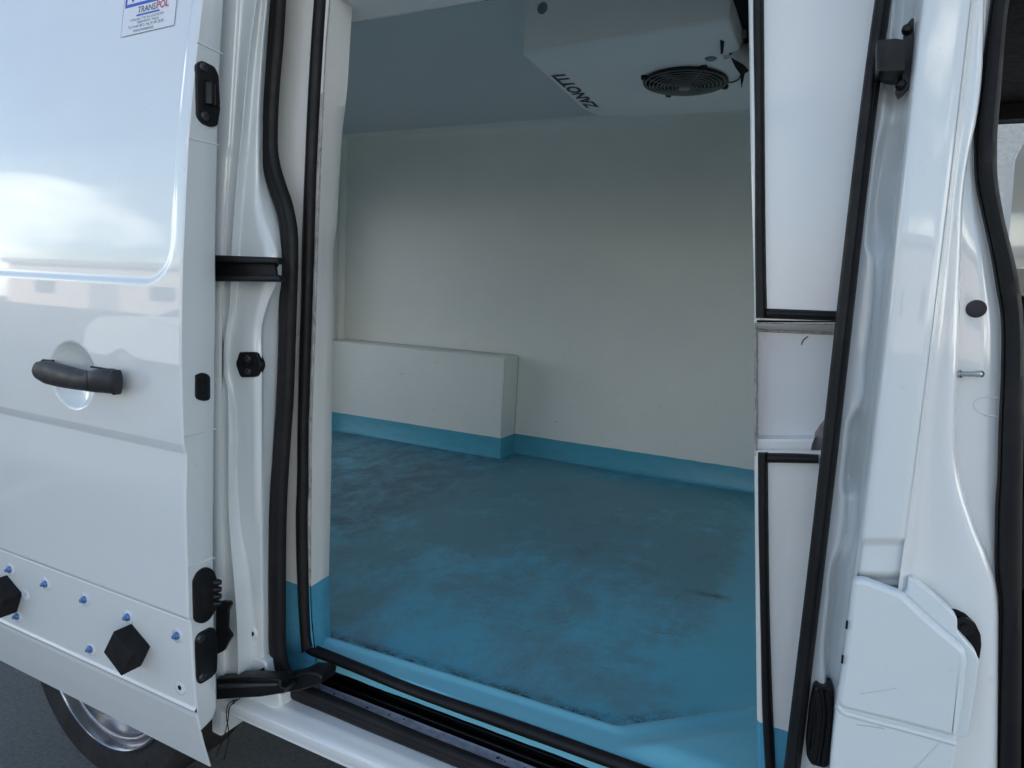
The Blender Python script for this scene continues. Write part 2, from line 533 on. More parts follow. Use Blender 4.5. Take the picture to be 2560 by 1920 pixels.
    L(nt, c, b.inputs['Base Color'])
    L(nt, mrange(nt, wm, 0, 1, .33, .58), b.inputs['Roughness'])
    h = math_(nt, 'ADD', math_(nt, 'MULTIPLY', n3, .5), math_(nt, 'MULTIPLY', noise(nt, p, 130, 4, .7), .6))
    bump(nt, h, b, .22, .0025)
    return m
M['floor'] = blue_floor()
def blue_band():
    m, nt, b = new_mat('blue_skirting_coating')
    p = pos(nt)
    L(nt, mixc(nt, ramp(nt, noise(nt, p, 12, 7, .65, 0, (1, 1, 3)), .42, .8), rgb(.085, .39, .52), rgb(.07, .31, .42)), b.inputs['Base Color'])
    b.inputs['Roughness'].default_value = .3
    bump(nt, noise(nt, p, 20, 5, .6), b, .2, .003)
    return m
M['band'] = blue_band()

def simple(name, col, rough=.5, metal=0.0, spec=None, var=.25, sc_=20):
    m, nt, b = new_mat(name)
    p = pos(nt)
    f = ramp(nt, noise(nt, p, sc_, 6, .6), .35, .75)
    L(nt, mixc(nt, f, rgb(*col), rgb(*[c * (1 - var) for c in col])), b.inputs['Base Color'])
    b.inputs['Roughness'].default_value = rough
    b.inputs['Metallic'].default_value = metal
    return m
M['steel'] = simple('zinc_steel', (.55, .57, .60), .28, 1.0)
M['screw'] = simple('dull_screw', (.09, .09, .10), .4, .7)
M['bolt_blue'] = simple('blue_plated_bolt', (.10, .22, .48), .32, .35)
M['washer'] = simple('clear_washer', (.72, .75, .80), .25)
M['rim'] = simple('silver_wheel_paint', (.62, .62, .66), .22, .9)
M['track'] = simple('grey_step_metal', (.62, .66, .76), .45, 0, var=.4, sc_=60)
M['hose'] = simple('cream_hose', (.55, .53, .45), .5)
M['grille'] = simple('grille_wire', (.24, .24, .23), .35, .3)
M['unit'] = simple('unit_housing', (.90, .90, .88), .38, 0, var=.06, sc_=6)
M['ink'] = simple('black_ink', (.012, .014, .022), .5)
M['paper'] = simple('sticker_white', (.78, .80, .84), .35, var=.03)
M['blue_ink'] = simple('sticker_blue', (.06, .10, .50), .4, var=.05)
M['red_ink'] = simple('sticker_red', (.55, .10, .16), .4, var=.05)
M['grey_ink'] = simple('sticker_grey', (.13, .17, .22), .5, var=.05)
M['glue'] = simple('brown_foam_edge', (.38, .34, .33), .8, var=.5, sc_=120)
M['scuff'] = simple('scuff', (.08, .08, .09), .6)
M['scratch'] = simple('faint_scratch', (.55, .57, .60), .6)
M['greycap'] = simple('unit_plug', (.20, .23, .24), .4)

def asphalt():
    m, nt, b = new_mat('asphalt')
    p = pos(nt)
    f = ramp(nt, noise(nt, p, 75, 8, .8), .38, .62)
    c = mixc(nt, f, rgb(.085, .105, .105), rgb(.165, .175, .175))
    c = mixc(nt, math_(nt, 'MULTIPLY', ramp(nt, noise(nt, p, 1.3, 5, .6), .5, .75), .5), c, rgb(.08, .085, .085))
    c = mixc(nt, ramp(nt, noise(nt, p, 3.4, 2, .4), .73, .745), c, rgb(.012, .012, .013))
    L(nt, c, b.inputs['Base Color'])
    b.inputs['Roughness'].default_value = .8
    bump(nt, noise(nt, p, 240, 3, .7), b, .6, .004)
    return m
M['asphalt'] = asphalt()
def render_wall():
    m, nt, b = new_mat('rough_cast')
    p = pos(nt)
    f = ramp(nt, noise(nt, p, 26, 6, .75), .3, .7)
    L(nt, mixc(nt, f, rgb(.66, .635, .62), rgb(.90, .87, .85)), b.inputs['Base Color'])
    b.inputs['Roughness'].default_value = .9
    bump(nt, noise(nt, p, 34, 6, .8), b, 1.0, .03)
    return m
M['roughcast'] = render_wall()

# ------------------------------------------------------------------ the setting
def plane(name, x0, x1, y0, y1, z, mat):
    o = mesh(name, [(x0, y0, z), (x1, y0, z), (x1, y1, z), (x0, y1, z)], [(0, 1, 2, 3)], mat, fix=False)
    o['kind'] = 'structure'
    return o
plane('ground', -150, 150, -150, 150, 0.0, M['asphalt'])

# ------------------------------------------------------------------ THE VAN
van = empty('van', (-.5, 1.7, 0), 'white refrigerated panel van with its side sliding door open on a blue-floored cargo hold', 'van')
XD = -.835                                   # the sliding door's front edge lies on this plane
EDGE = [(508, -20), (505, 0), (491, 117), (479, 233), (468.5, 350), (463, 467), (458, 583), (455, 638), (453, 720), (452, 794), (452, 911), (454, 1000), (455, 1040), (458, 1113),
        (461, 1124), (465, 1136), (465, 1160), (463, 1240), (463, 1280), (467, 1420), (470, 1545), (473, 1552), (476, 1560), (480, 1630), (486, 1710), (491, 1774), (492.5, 1782), (494, 1797), (510, 1860), (527, 1918)]
ez, ey = [], []
for (a, b_) in EDGE:
    p = at_x(a, b_, XD); ez.append(p[2]); ey.append(p[1])
ez, ey = np.array(ez)[::-1], np.array(ey)[::-1]           # rising z
def prof(z):                                 # distance of the door skin from the eye's plane at height z
    if z > ez[-1]: return float(ey[-1] + (z - ez[-1]) * .10 + (z - ez[-1])**2 * .25)
    return float(np.interp(z, ez, ey))
ZT = EYE + .80
def on_door(px, py, off=0.0):
    y = .65
    for _ in range(25):
        y = prof(at(px, py, y)[2])
    return at(px, py, y - off)
Z1, Z2, Z3 = [at_x(*p, XD)[2] for p in ((458, 1119), (473, 1554), (491, 1778))]
hc = on_door(181, 938)
rc = on_door(352, 703)[2]; rx = on_door(440, 400)[0]
def door_d(x, z):
    "local relief of the door skin (positive = into the door)"
    d = 0.0
    # raised rim round the sunk upper field, rounded lower corner
    cx_, cz_ = rx, rc
    rad = .060
    dx, dz = x - (cx_ - rad), (cz_ + rad) - z
    if dx > 0 and dz > 0: s = math.hypot(dx, dz) - rad
    else: s = max(dx, dz) - rad
    t = min(1, max(0, (-s + .005) / .010)); d += .0032 * t * t * (3 - 2 * t)
    # handle bowl
    e = ((x - hc[0]) / .060)**2 + ((z - hc[2]) / .054)**2
    if e < 1: d += .020 * (1 - e)**.8
    # seam of the bolted lower panel
    d += .0022 * math.exp(-((z - Z2) / .0022)**2)
    # bead
    d -= .0032 * math.exp(-((z - Z3) / .0035)**2)
    return d
zs = sorted(set(list(np.round(np.arange(.425, ZT, .009), 4)) + list(np.round(np.concatenate([np.arange(v - .016, v + .016, .0016) for v in (Z1, Z2, Z3)]), 4))
                + list(np.round(np.arange(rc - .012, rc + .03, .003), 4)) + list(np.round(np.arange(hc[2] - .058, hc[2] + .058, .003), 4))))
zs = [z for z in zs if z >= ez[0]]
zs = [ez[0]] + zs
xs = sorted(set(list(np.round(np.arange(-2.15, XD - .004, .012), 4)) + list(np.round(np.arange(hc[0] - .064, hc[0] + .064, .003), 4)) + list(np.round(np.arange(rx - .09, rx + .02, .004), 4))
                + [XD - .004, XD - .0015]))
rows = [[(x, prof(z) + door_d(x, z) + (.0012 if x > XD - .002 else 0), z) for x in xs] for z in zs]
door = grid_mesh('sliding_door', rows, M['paint'], van, True, None)
door['label'] = 'open white sliding door slid back beside the cargo opening'
def sub(o, lab=None):
    if lab: o['label'] = lab
    return o
# the door's front edge (return flange) and inner face
INN = [(562, 0), (556, 97), (548, 272), (546, 428), (542, 583), (542, 800), (540, 1000), (538, 1105), (537, 1240), (536, 1280), (536, 1397), (538, 1529), (540, 1630), (544, 1700), (545, 1766), (537, 1797), (503, 1828)]
iz, iy = [], []
for (a, b_) in INN:
    p = at_x(a, b_, XD); iz.append(p[2]); iy.append(p[1])
iz, iy = np.array(iz)[::-1], np.array(iy)[::-1]
def inn(z):
    if z > iz[-1]: return prof(z) + (iy[-1] - prof(iz[-1]))
    return float(np.interp(z, iz, iy))
rows = []
for z in [z for z in zs if z > iz[0]]:
    a, b_ = prof(z), inn(z)
    w_ = b_ - a
    rows.append([(XD - .0015, a + .0012, z), (XD, a + .002, z), (XD, a + w_ * .5, z), (XD, b_ - .005, z), (XD - .0015, b_ - .0015, z), (XD - .006, b_, z), (XD - .03, b_ + .001, z), (-2.15, b_ + .001, z)])
e_ = grid_mesh('edge_flange', rows, M['paint_in'], door, True, 50)
# bottom closing strip
mesh('bottom_flange', [(XD, prof(iz[0]) + .002, iz[0]), (XD, inn(iz[0]) + .001, iz[0]), (-2.15, inn(iz[0]) + .001, iz[0]), (-2.15, prof(iz[0]) + .002, iz[0])], [(0, 1, 2, 3)], M['paint_in'], door)
rows = [[(x, prof(z) + .0022, z) for x in (XD - .0015, -2.15)] for z in zs if z < iz[0] + .01]
grid_mesh('skirt_back', rows, M['paint_in'], door)

def edge_plate(name, pts, th, mat, rad=4, scale=None, bev=.0015, back=.001):
    P = [at_x(px, py, XD) for px, py in round_poly(pts, rad)]
    P = [(p[0] - back, p[1], p[2]) for p in P]
    return prism(name, P, (th + back, 0, 0), mat, door, bev)
pl = edge_plate('latch_plate', [(487, 160), (501, 151), (533, 167), (543, 190), (546, 268), (541, 315), (525, 319), (502, 309), (489, 290)], .004, M['black'], 8)
def screw(px, py, r=.0065, par=door, x=XD + .004):
    c = at_x(px, py, x)
    lathe('screw', [(0, .001), (r * .35, .0012), (r * .4, .003), (r * .8, .0026), (r, .0008), (r, -.002)], c, (1, 0, 0), M['screw'], par, 14)
screw(509, 169); screw(512, 290)
edge_plate('latch_mouth', [(505, 198), (520, 210), (538, 214), (541, 268), (520, 262), (505, 258)], .0075, M['void'], 4)
c0 = at_x(524, 210, XD + .006); c1 = at_x(524, 262, XD + .006)
tube('latch_roller', [c0, c1], .008, M['black'], door, 12)
edge_plate('latch_slot', [(487, 945), (487, 938), (504, 930), (523, 938), (523, 1000), (504, 1003), (487, 996)], .003, M['black'], 14, bev=.001)
edge_plate('slot_mouth', [(497, 945), (511, 945), (511, 985), (497, 985)], .0045, M['void'], 6, bev=.0006)
edge_plate('contact_housing', [(480, 1451), (490, 1431), (505, 1419), (519, 1417), (534, 1427), (539, 1451), (539, 1520), (521, 1548), (503, 1559), (486, 1554), (482, 1545)], .004, M['black'], 8)
edge_plate('contact_mouth', [(496, 1450), (530, 1450), (532, 1528), (500, 1530)], .006, M['void'], 5)
for k in range(4):
    c = at_x(538.5, 1456 + k * 17.5, XD + .004)
    lathe('contact_pin', [(0, .010), (.0035, .009), (.005, .005), (.006, 0), (.006, -.012)], c, (.8, .6, 0), M['black'], door, 12)
edge_plate('lower_hinge_plate', [(486, 1600), (494, 1583), (525, 1567), (535, 1571), (539, 1610), (538, 1677), (525, 1692), (494, 1711), (489, 1692)], .005, M['black'], 10)
screw(503, 1596, .007, x=XD + .005); screw(507, 1692, .007, x=XD + .005)
# pressed lines across the edge
for (a, b_, c, d_) in ((492, 105, 556, 135), (470, 345, 546, 362), (458, 1092, 540, 1072), (468, 1420, 537, 1394)):
    p0, p1 = at_x(a, b_, XD), at_x(c, d_, XD)
    tube('crease', [p0, p1], .0013, M['paint_in'], door, 8)

# lower front flap of black rubber behind the door
Pf = round_poly([(540, 1515), (553, 1502), (573, 1504), (577, 1512), (568, 1530), (567, 1572), (577, 1588), (577, 1594), (558, 1628), (540, 1637)], 3)
prism('rubber_flap', [at(px, py, .715) for px, py in Pf], (0, .006, 0), M['black'], door, .001)

# --- handle
HU = [(92, 922), (92, 913), (95, 907), (103, 903), (128, 908), (167, 919), (200, 927), (218, 929), (241, 923), (258, 922), (278, 926), (288, 932), (291, 945)]
HL = [(92, 930), (93, 939), (96, 947), (104, 954), (129, 963), (157, 969), (190, 974), (218, 978), (240, 981), (258, 982), (279, 984), (288, 982), (291, 968)]
ybase = on_door(200, 950)[1]
def hy(t): return ybase - .012 - .017 * math.sin(math.pi * min(1, .12 + t * .62))
hb = ribbon('door_handle', HU, HL, hy, M['handle'], door, .008, [(0, -1), (0, .1), (.12, .6), (.3, .95), (.5, 1), (.7, .95), (.88, .6), (1, .1), (1, -1)], 110, .010)
hb['label'] = 'black plastic pull handle'
for (a, b_) in ((112, 930), (262, 952)):
    p = at(a, b_, ybase - .02)
    bm = bmesh.new(); box_bm(bm, (p[0] - .007, ybase - .024, p[2] - .007), (p[0] + .007, ybase + .004, p[2] + .007), .003)
    bm_obj('handle_mount', bm, M['handle'], door, 40)
p0 = at(217, 929, ybase - .041); p1 = at(218, 978, ybase - .041)
tube('handle_joint', [p0, at(217.5, 953, ybase - .0425), p1], .0006, M['void'], door, 6)
p = [on_door(a, b_, .0015) for a, b_ in ((106, 901), (135, 902), (150, 912), (215, 926), (240, 919), (286, 924), (290, 932), (270, 940), (120, 915))]
tube('handle_gasket', [on_door(a, b_, .001) for a, b_ in ((104, 903), (108, 900), (134, 902))], .0018, M['handle'], door, 6)
tube('handle_gasket', [on_door(a, b_, .001) for a, b_ in ((228, 917), (255, 921), (288, 927))], .0018, M['handle'], door, 6)

# --- bolts of the lower panel
for (a, b_) in ((22, 1421), (111, 1457), (209, 1496), (317, 1540), (440, 1586), (224, 1620), (41, 1538)):
    c = on_door(a + 4, b_ + 2)
    lathe('washer', [(0, .0012), (.0115, .0012), (.0125, .0004), (.0125, -.001)], c, (0, -1, .05), M['washer'], door, 24)
    o = lathe('rivet', [(0, .0095), (.0022, .0095), (.0032, .0088), (.0034, .0055), (.0050, .005), (.0062, .0035), (.0062, .001), (.0068, 0)], c, (0, -1, .05), M['bolt_blue'], door, 16)
for (a, b_) in ((450, 1719), (64, 1486)):
    c = on_door(a, b_)
    lathe('washer', [(.004, .0008), (.0110, .0012), (.0122, .0004), (.0122, -.001)], c, (0, -1, .05), M['washer'], door, 24)
    if a > 100: lathe('rivet_hole', [(0, .0010), (.0042, .0009), (.0044, -.001)], c, (0, -1, 0), M['void'], door, 14)
# --- two foam stops, square blocks turned on edge
def foam(px, py, s, dep, rot):
    c = Vector(on_door(px, py))
    bm = bmesh.new()
    box_bm(bm, (-s / 2, -dep, -s / 2), (s / 2, .002, s / 2), .0015)
    bmesh.ops.rotate(bm, cent=(0, 0, 0), matrix=Matrix.Rotation(rot, 3, 'Y'), verts=bm.verts)
    bmesh.ops.translate(bm, vec=c, verts=bm.verts)
    bm_obj('foam_block', bm, M['foam'], door, 40)
foam(341, 1612, .052, .032, R(32))
foam(30, 1484, .052, .032, R(30))

# --- sticker
sa = Vector(on_door(297, 92, .0006)); sb = Vector(on_door(431, 61, .0006)); st_ = Vector(on_door(446, -60, .0006))
ux = (sb - sa); W_ = ux.length; ux.normalize()
nrm = Vector((0, -1, prof(sa.z + .1) - prof(sa.z)) if False else (0, -1, -.08)).normalized()
uy = nrm.cross(ux).normalized()
if uy.z < 0: uy = -uy
Hs = .105
def sp(u, v, off=0.0):           # u along, v up, metres on the sticker
    q = sa + ux * u + uy * v
    return Vector((q.x, prof(q.z) - .0008 + door_d(q.x, q.z) - off, q.z))
bm = bmesh.new()
def quad(u0, v0, u1, v1, off, mi):
    n_ = 6
    for k in range(n_):
        a, b2 = v0 + (v1 - v0) * k / n_, v0 + (v1 - v0) * (k + 1) / n_
        f = bm.faces.new([bm.verts.new(sp(u0, a, off)), bm.verts.new(sp(u1, a, off)), bm.verts.new(sp(u1, b2, off)), bm.verts.new(sp(u0, b2, off))])
        f.material_index = mi
def letters(s, size, u, v, mi, sx=1.0, bold=0.0, off=.0006):
    me = text_mesh(s, size, 0, bold, sx)
    nb = len(bm.faces)
    vs = [bm.verts.new(sp(u + q.co.x, v + q.co.y, off)) for q in me.vertices]
    for p in me.polygons:
        try:
            f = bm.faces.new([vs[i] for i in p.vertices]); f.material_index = mi
        except ValueError: pass
    w_ = max(q.co.x for q in me.vertices)
    bpy.data.meshes.remove(me)
    return w_
quad(0, 0, W_, Hs, 0, 0)
k = W_
quad(.03 * k, .36 * k, .97 * k, .40 * k, .0003, 1)            # frame, lower bar
quad(.03 * k, .40 * k, .065 * k, Hs - .002, .0003, 1)
quad(.935 * k, .40 * k, .97 * k, Hs - .002, .0003, 1)
letters('IT', .42 * k, .13 * k, .425 * k, 1, .9)
letters('2', .42 * k, .44 * k, .425 * k, 1, 1.0, .0006)
letters('3', .42 * k, .68 * k, .425 * k, 1, 1.0, .0006)
wT = letters('TRANS', .115 * k, .285 * k, .262 * k, 2, .95, .0001)
letters('POL', .125 * k, .285 * k + wT + .01 * k, .262 * k, 3, 1.0, .0002)
quad(.27 * k, .225 * k, .70 * k, .245 * k, .0003, 1)
letters('C/ Hacienda 17 Pol. Ind. LA ESTACION', .042 * k, .16 * k, .175 * k, 4, .92)
letters('28320 PINTO - Madrid', .042 * k, .30 * k, .130 * k, 4, 1.0)
letters('Tel: 91 691 08 21  Fax: 91 691 50 09', .050 * k, .14 * k, .080 * k, 4, .88)
letters('www.transpol.es', .056 * k, .24 * k, .030 * k, 4, 1.0)
# thin grey outline of the label
for (u0, v0, u1, v1) in ((0, 0, W_, .0005), (0, 0, .0005, Hs), (W_ - .0005, 0, W_, Hs)):
    quad(u0, v0, u1, v1, .0003, 4)
me = bpy.data.meshes.new('sticker'); bm.to_mesh(me); bm.free()
stk = link('sticker', me, [M['paper'], M['blue_ink'], M['grey_ink'], M['red_ink'], M['grey_ink']], door)
stk['label'] = 'white sticker with blue frame and small print'

# --- C pillar: the pressed body edge between the door and the opening
CP = [
    [(505, 0, .745), (500, 960, .745), (500, 1900, .745)],
    [(590, 0, .745), (572, 300, .745), (556, 640, .745), (552, 960, .745), (556, 1500, .745), (560, 1760, .745)],
    [(600, 0, .752), (582, 300, .752), (562, 640, .752), (557, 960, .752), (562, 1500, .752), (566, 1760, .752)],
    [(632, 0, .752), (614, 136, .752), (598, 311, .752), (583, 467, .752), (572, 640, .752), (567, 767, .752), (558, 833, .752), (556, 930, .752), (564, 989, .752), (564, 1240, .752), (566, 1300, .752), (573, 1400, .752), (585, 1568, .752), (590, 1760, .752)],
    [(640, 0, .746), (622, 136, .746), (606, 311, .746), (591, 467, .746), (579, 640, .746), (574, 767, .746), (565, 833, .746), (563, 930, .746), (571, 989, .746), (571, 1240, .746), (573, 1300, .746), (581, 1400, .746), (593, 1568, .746), (597, 1760, .746)],
    [(646, 0, .752), (628, 136, .752), (612, 311, .752), (597, 467, .752), (585, 640, .752), (580, 767, .754), (570, 833, .757), (567, 930, .757), (576, 989, .754), (577, 1240, .752), (579, 1300, .752), (588, 1400, .752), (600, 1568, .752), (604, 1760, .752)],
    [(654, 0, .768), (640, 136, .768), (625, 311, .768), (612, 467, .768), (602, 600, .768), (597, 680, .768), (592, 760, .766), (580, 830, .762), (573, 900, .760), (580, 960, .762), (590, 1030, .768), (596, 1240, .770), (606, 1340, .772), (618, 1400, .774), (632, 1520, .776), (640, 1620, .778), (642, 1760, .778)],
    [(664, 0, .766), (652, 136, .766), (638, 311, .766), (624, 467, .766), (618, 560, .764), (612, 680, .764), (604, 760, .762), (596, 830, .758), (592, 900, .757), (597, 960, .758), (603, 1030, .762), (606, 1240, .766), (614, 1340, .770), (626, 1400, .772), (640, 1520, .775), (650, 1620, .777), (652, 1760, .777)],
    [(668, 0, .768), (656, 136, .768), (646, 311, .768), (645, 450, .768), (655, 560, .766), (690, 640, .768), (684, 716, .764), (668, 760, .760), (655, 810, .758), (654, 900, .758), (654, 1000, .759), (652, 1240, .763), (650, 1340, .768), (650, 1450, .772), (652, 1520, .775), (655, 1620, .777), (657, 1760, .777)],
    [(674, 0, .785), (664, 136, .785), (655, 311, .785), (658, 450, .785), (672, 520, .785), (702, 640, .785), (696, 716, .780), (678, 760, .772), (665, 810, .770), (662, 900, .770), (662, 1000, .770), (661, 1240, .772), (659, 1340, .775), (659, 1450, .778), (660, 1520, .780), (662, 1620, .782), (665, 1760, .782)],
    [(690, 0, .812), (680, 136, .812), (672, 311, .812), (672, 400, .812), (700, 520, .812), (718, 600, .812), (718, 700, .812), (714, 872, .812), (708, 989, .812), (698, 1144, .812), (690, 1238, .812), (688, 1435, .812), (690, 1630, .812), (700, 1760, .812)]]
rails('rear_pillar', CP, -800, 1735, 230, M['paint_in'], van, 2)
# gap filler behind the seals
# rear quarter panel with its wheel arch
WX, WY, WR = -1.58, .98, .34
arch = [(-2.20, .745, .60), (-2.20, .745, 2.02), (-.90, .745, 2.02), (-.90, .745, .60), (-1.12, .745, .56)]
for k in range(0, 19):
    a = math.pi * k / 18
    arch.append((WX + .43 * math.cos(a), .745, .56 + .25 * math.sin(a)))

prism('rear_quarter_panel', arch, (0, .006, 0), M['paint'], van, 0)
# wheel well, underbody and sill box
bm = bmesh.new()
for (a, b_) in (((-2.20, .80, .50), (-2.05, 2.55, .62)), ((-1.12, .90, .46), (1.3, 2.55, .585)), ((-2.05, 1.30, .40), (-1.12, 2.55, .60))):
    box_bm(bm, a, b_)
bm_obj('underbody', bm, M['void'], van)
# --- rear wheel
wheel = bpy.data.objects.new('wheel', None); COL.objects.link(wheel); wheel.parent = van; wheel.location = Vector((WX, WY, WR)) - van.location
wheel['label'] = 'rear wheel under the open sliding door'
lathe('tyre', [(.236, .002), (.246, -.004), (.262, .004), (.290, .010), (.312, .006), (.328, -.010), (.336, -.024), (.340, -.045), (.341, -.10), (.340, -.16), (.330, -.20), (.30, -.215), (.24, -.20)], (WX, WY, WR), (0, -1, 0), M['tyre'], wheel, 72, 30)
lathe('rim', [(.243, -.002), (.241, .004), (.237, .006), (.233, .001), (.230, -.016), (.224, -.026), (.218, -.022), (.214, -.014), (.209, -.014), (.205, -.026), (.200, -.046), (.193, -.058), (.184, -.056), (.176, -.040), (.166, -.034), (.158, -.040), (.150, -.062), (.138, -.066), (.128, -.060), (.118, -.050), (.098, -.018), (.086, -.008), (.070, -.008), (.060, -.020), (0, -.024)], (WX, WY, WR), (0, -1, 0), M['rim'], wheel, 72, 50)
for k in range(5):
    a = 2 * math.pi * k / 5 + .3
    lathe('wheel_nut', [(0, .020), (.008, .019), (.010, .014), (.010, -.01)], (WX + .058 * math.cos(a), WY + .01, WR + .058 * math.sin(a)), (0, -1, 0), M['screw'], wheel, 6, 20)

# --- main door seal (black, runs down the rear pillar and along the sill)
SL = [(690, -600), (683, -200), (676, 0), (665, 120), (657, 233), (655, 350), (661, 420), (676, 478), (696, 533), (704, 575), (705.5, 640), (703, 717), (700, 872), (696, 989), (686, 1144), (678, 1238), (675, 1350), (675, 1435), (676, 1540), (678, 1630), (686, 1677), (698, 1712), (721, 1738), (760, 1757), (803, 1774), (938, 1831), (1074, 1885), (1155, 1918), (1300, 1976), (1700, 2140)]
SR = [(726, -600), (718, -200), (711, 0), (704, 117), (694, 233), (690, 350), (696, 408), (711, 459), (727, 505), (739, 564), (742, 638), (740, 717), (735, 872), (731, 989), (723, 1105), (715, 1238), (712, 1350), (711, 1455), (711, 1540), (712, 1622), (717, 1655), (727, 1682), (748, 1705), (770, 1716), (806, 1731), (910, 1775), (1045, 1833), (1135, 1869), (1290, 1930), (1700, 2092)]
seal = ribbon('door_seal', SL, SR, .80, M['rubber'], van, .012, n=150)
seal['label'] = 'black rubber seal down the rear pillar and along the step'
BL = [(2300, -600), (2223, -200), (2180, 0), (2151, 272), (2132, 428), (2107, 640), (2089, 810), (2065, 1028), (2052, 1105), (2039, 1240), (2034, 1280), (2007, 1513), (1992, 1669), (1972, 1805), (1960, 1920), (1930, 2150)]
BR = [(2345, -600), (2266, -200), (2223, 0), (2194, 272), (2174, 428), (2153, 640), (2132, 810), (2107, 1028), (2097, 1105), (2083, 1240), (2077, 1280), (2050, 1513), (2032, 1669), (2015, 1805), (2003, 1920), (1975, 2150)]
def fit0(pts, deg=4):
    a = np.array(pts, float); c_ = np.polyfit(a[:, 1] / 1000 - 1, a[:, 0], deg)
    return [(float(np.polyval(c_, q / 1000 - 1)), float(q)) for q in np.linspace(a[0, 1], a[-1, 1], 16)]
BL, BR = fit0(BL), fit0(BR)
s2 = ribbon('door_seal', BL, BR, .785, M['rubber'], van, .012, n=110)
s2['label'] = 'black rubber seal down the front pillar'

# --- insulated frame, rear side: front face, sealant bead, return face
rubL = [(811, -300), (789, 0), (774, 233), (767, 389), (758, 638), (756, 760), (752, 872), (748, 1067), (745, 1238), (743, 1280), (746, 1435), (752, 1552), (757, 1632)]
rubR = [(835, -300), (811, 0), (797, 233), (789, 389), (781, 638), (776, 794), (770, 989), (767, 1100), (767, 1238), (765, 1280), (768, 1467), (774, 1600), (778, 1618)]
corner = [(858, -300), (826, 0), (817, 110), (809, 272), (795, 638), (789, 833), (783, 989), (780, 1120), (779, 1238), (778, 1330), (778, 1468), (782, 1560), (790, 1640)]
inner = [(922, -300), (883, 0), (878, 60), (867, 233), (858, 311), (847, 467), (839, 583), (836, 600), (834, 755), (830, 989), (827, 1238), (825, 1330), (823, 1443), (825, 1529), (829, 1640)]
def wy(r, y): return [(a, b_, y) for a, b_ in r]
rails('rear_frame_face', [wy([(SR[i][0] - 12, SR[i][1]) for i in range(2, 19)], .845), wy(rubL, .845), wy(rubR, .850), wy([(a - 3, b_) for a, b_ in corner], .852)], -380, 1700, 120, M['jamb_l'], van, 1, 30)
# a slightly ragged bead of grey sealant up the corner
rows = []
for i in range(240):
    py = -380 + i * (1465 + 380) / 239
    a = np.array(rubR, float); b2 = np.array(corner, float)
    xl = herm(a[:, 1], a[:, 0], [py])[0] + 4; xr = herm(b2[:, 1], b2[:, 0], [py])[0]
    if py < 230: xl = xr - 2 - (xr - xl) * .1
    jit = mnoise.noise(Vector((0, py * .06, 1))) * 1.6 + mnoise.noise(Vector((3, py * .25, 1))) * .8
    p0, p1, p2 = np.array(at(xl, py, .8495)), np.array(at((xl + xr) / 2 + jit, py, .8455)), np.array(at(xr + jit * .4, py, .8515))
    p3 = np.array(at(xr + 2, py, .856))
    rows.append([p0, p1, p2, p3])
grid_mesh('sealant_bead', rows, M['sealant'], van, True, None, True)
# return face, with a rough cut inner edge
rows = []
for i in range(300):
    py = -380 + i * (1660 + 380) / 299
    b2 = np.array(corner, float); c2 = np.array(inner, float)
    xc = herm(b2[:, 1], b2[:, 0], [py])[0]; xi = herm(c2[:, 1], c2[:, 0], [py])[0]
    j = mnoise.noise(Vector((9, py * .30, 4))) * .5 + mnoise.noise(Vector((2, py * .02, 4))) * .6
    p = np.array(at(xc, py, .851)); y2 = .905
    q = np.array(at(xi + j, py, y2)); q2 = np.array(at(xi + j - 1, py, y2 + .012))
    q3 = np.array([q2[0] - .05, q2[1] + .002, q2[2]])
    rows.append([p, p * .5 + q * .5, q, q2, q3])
grid_mesh('rear_frame_return', rows, M['jamb_l'], van, True, 40, True)

# --- insulated frame, front side
A = [(1860, -400), (1871, 0), (1877, 389), (1882, 600), (1886, 800), (1886, 1144), (1887, 1280), (1890, 1591), (1893, 1824), (1894, 1920), (1896, 2200)]
BLf = np.array(BL[::1], float)
def blx(py): return float(herm(BLf[:, 1], BLf[:, 0], [py])[0])
def Ax(py): a = np.array(A, float); return float(herm(a[:, 1], a[:, 0], [py])[0])
def facing(name, q0, q1, n, y, mat, x0=0, x1=14, lean=0.0, ret=.05):
    rows = []
    for i in range(n):
        py = q0 + (q1 - q0) * i / (n - 1)
        xa, xb = Ax(py) + x0, blx(py) + x1
        a, b2 = np.array(at(xa, py, y)), np.array(at(xb, py, y - lean))
        row = [a + np.array([.0, ret, 0]), a + np.array([-.0005, .004, 0]), a + np.array([.003, 0, 0])]
        for t in (.1, .3, .5, .7, .85, 1):
            row.append(a * (1 - t) + b2 * t)
        rows.append(row)
    return grid_mesh(name, rows, mat, van, True, 50, True)
f1 = facing('front_frame_face', -420, 806, 70, .852, M['gel_front'])
f3 = facing('front_frame_face', 1126, 2150, 60, .852, M['jamb_r'])
# sloping lip under the upper part, then the sunk middle sheet
def hor(name, lines, mat, n=24, sharp=None, par=van):
    "lines: [(px0, py0, px1, py1, y)] from top to bottom, drawn across the frame"
    rows = []
    for (a, b_, c, d_, y) in lines:
        rows.append([at(a + (c - a) * t / n, b_ + (d_ - b_) * t / n, y) for t in range(n + 1)])
    return grid_mesh(name, rows, mat, par, True, sharp, True)
hor('frame_ledge', [(1885, 800, 2108, 803, .852), (1885, 806, 2108, 809, .852), (1886, 812, 2106, 816, .856), (1890, 820, 2105, 824, .868), (1893, 827, 2103, 836, .892)], M['jamb_r'])
tube('ledge_bead', smooth_path([at(1893 + i * 21, 826 + i * .9 + mnoise.noise(Vector((i * .9, 2, 2))) * 2, .880) for i in range(11)], 60), .0018, M['sealant'], van, 8)
tube('ledge_bead', smooth_path([at(1888 + i * 21, 806 + i * .4 + mnoise.noise(Vector((i * .7, 5, 2))) * 1.5, .8535) for i in range(11)], 60), .0014, M['sealant'], van, 8)
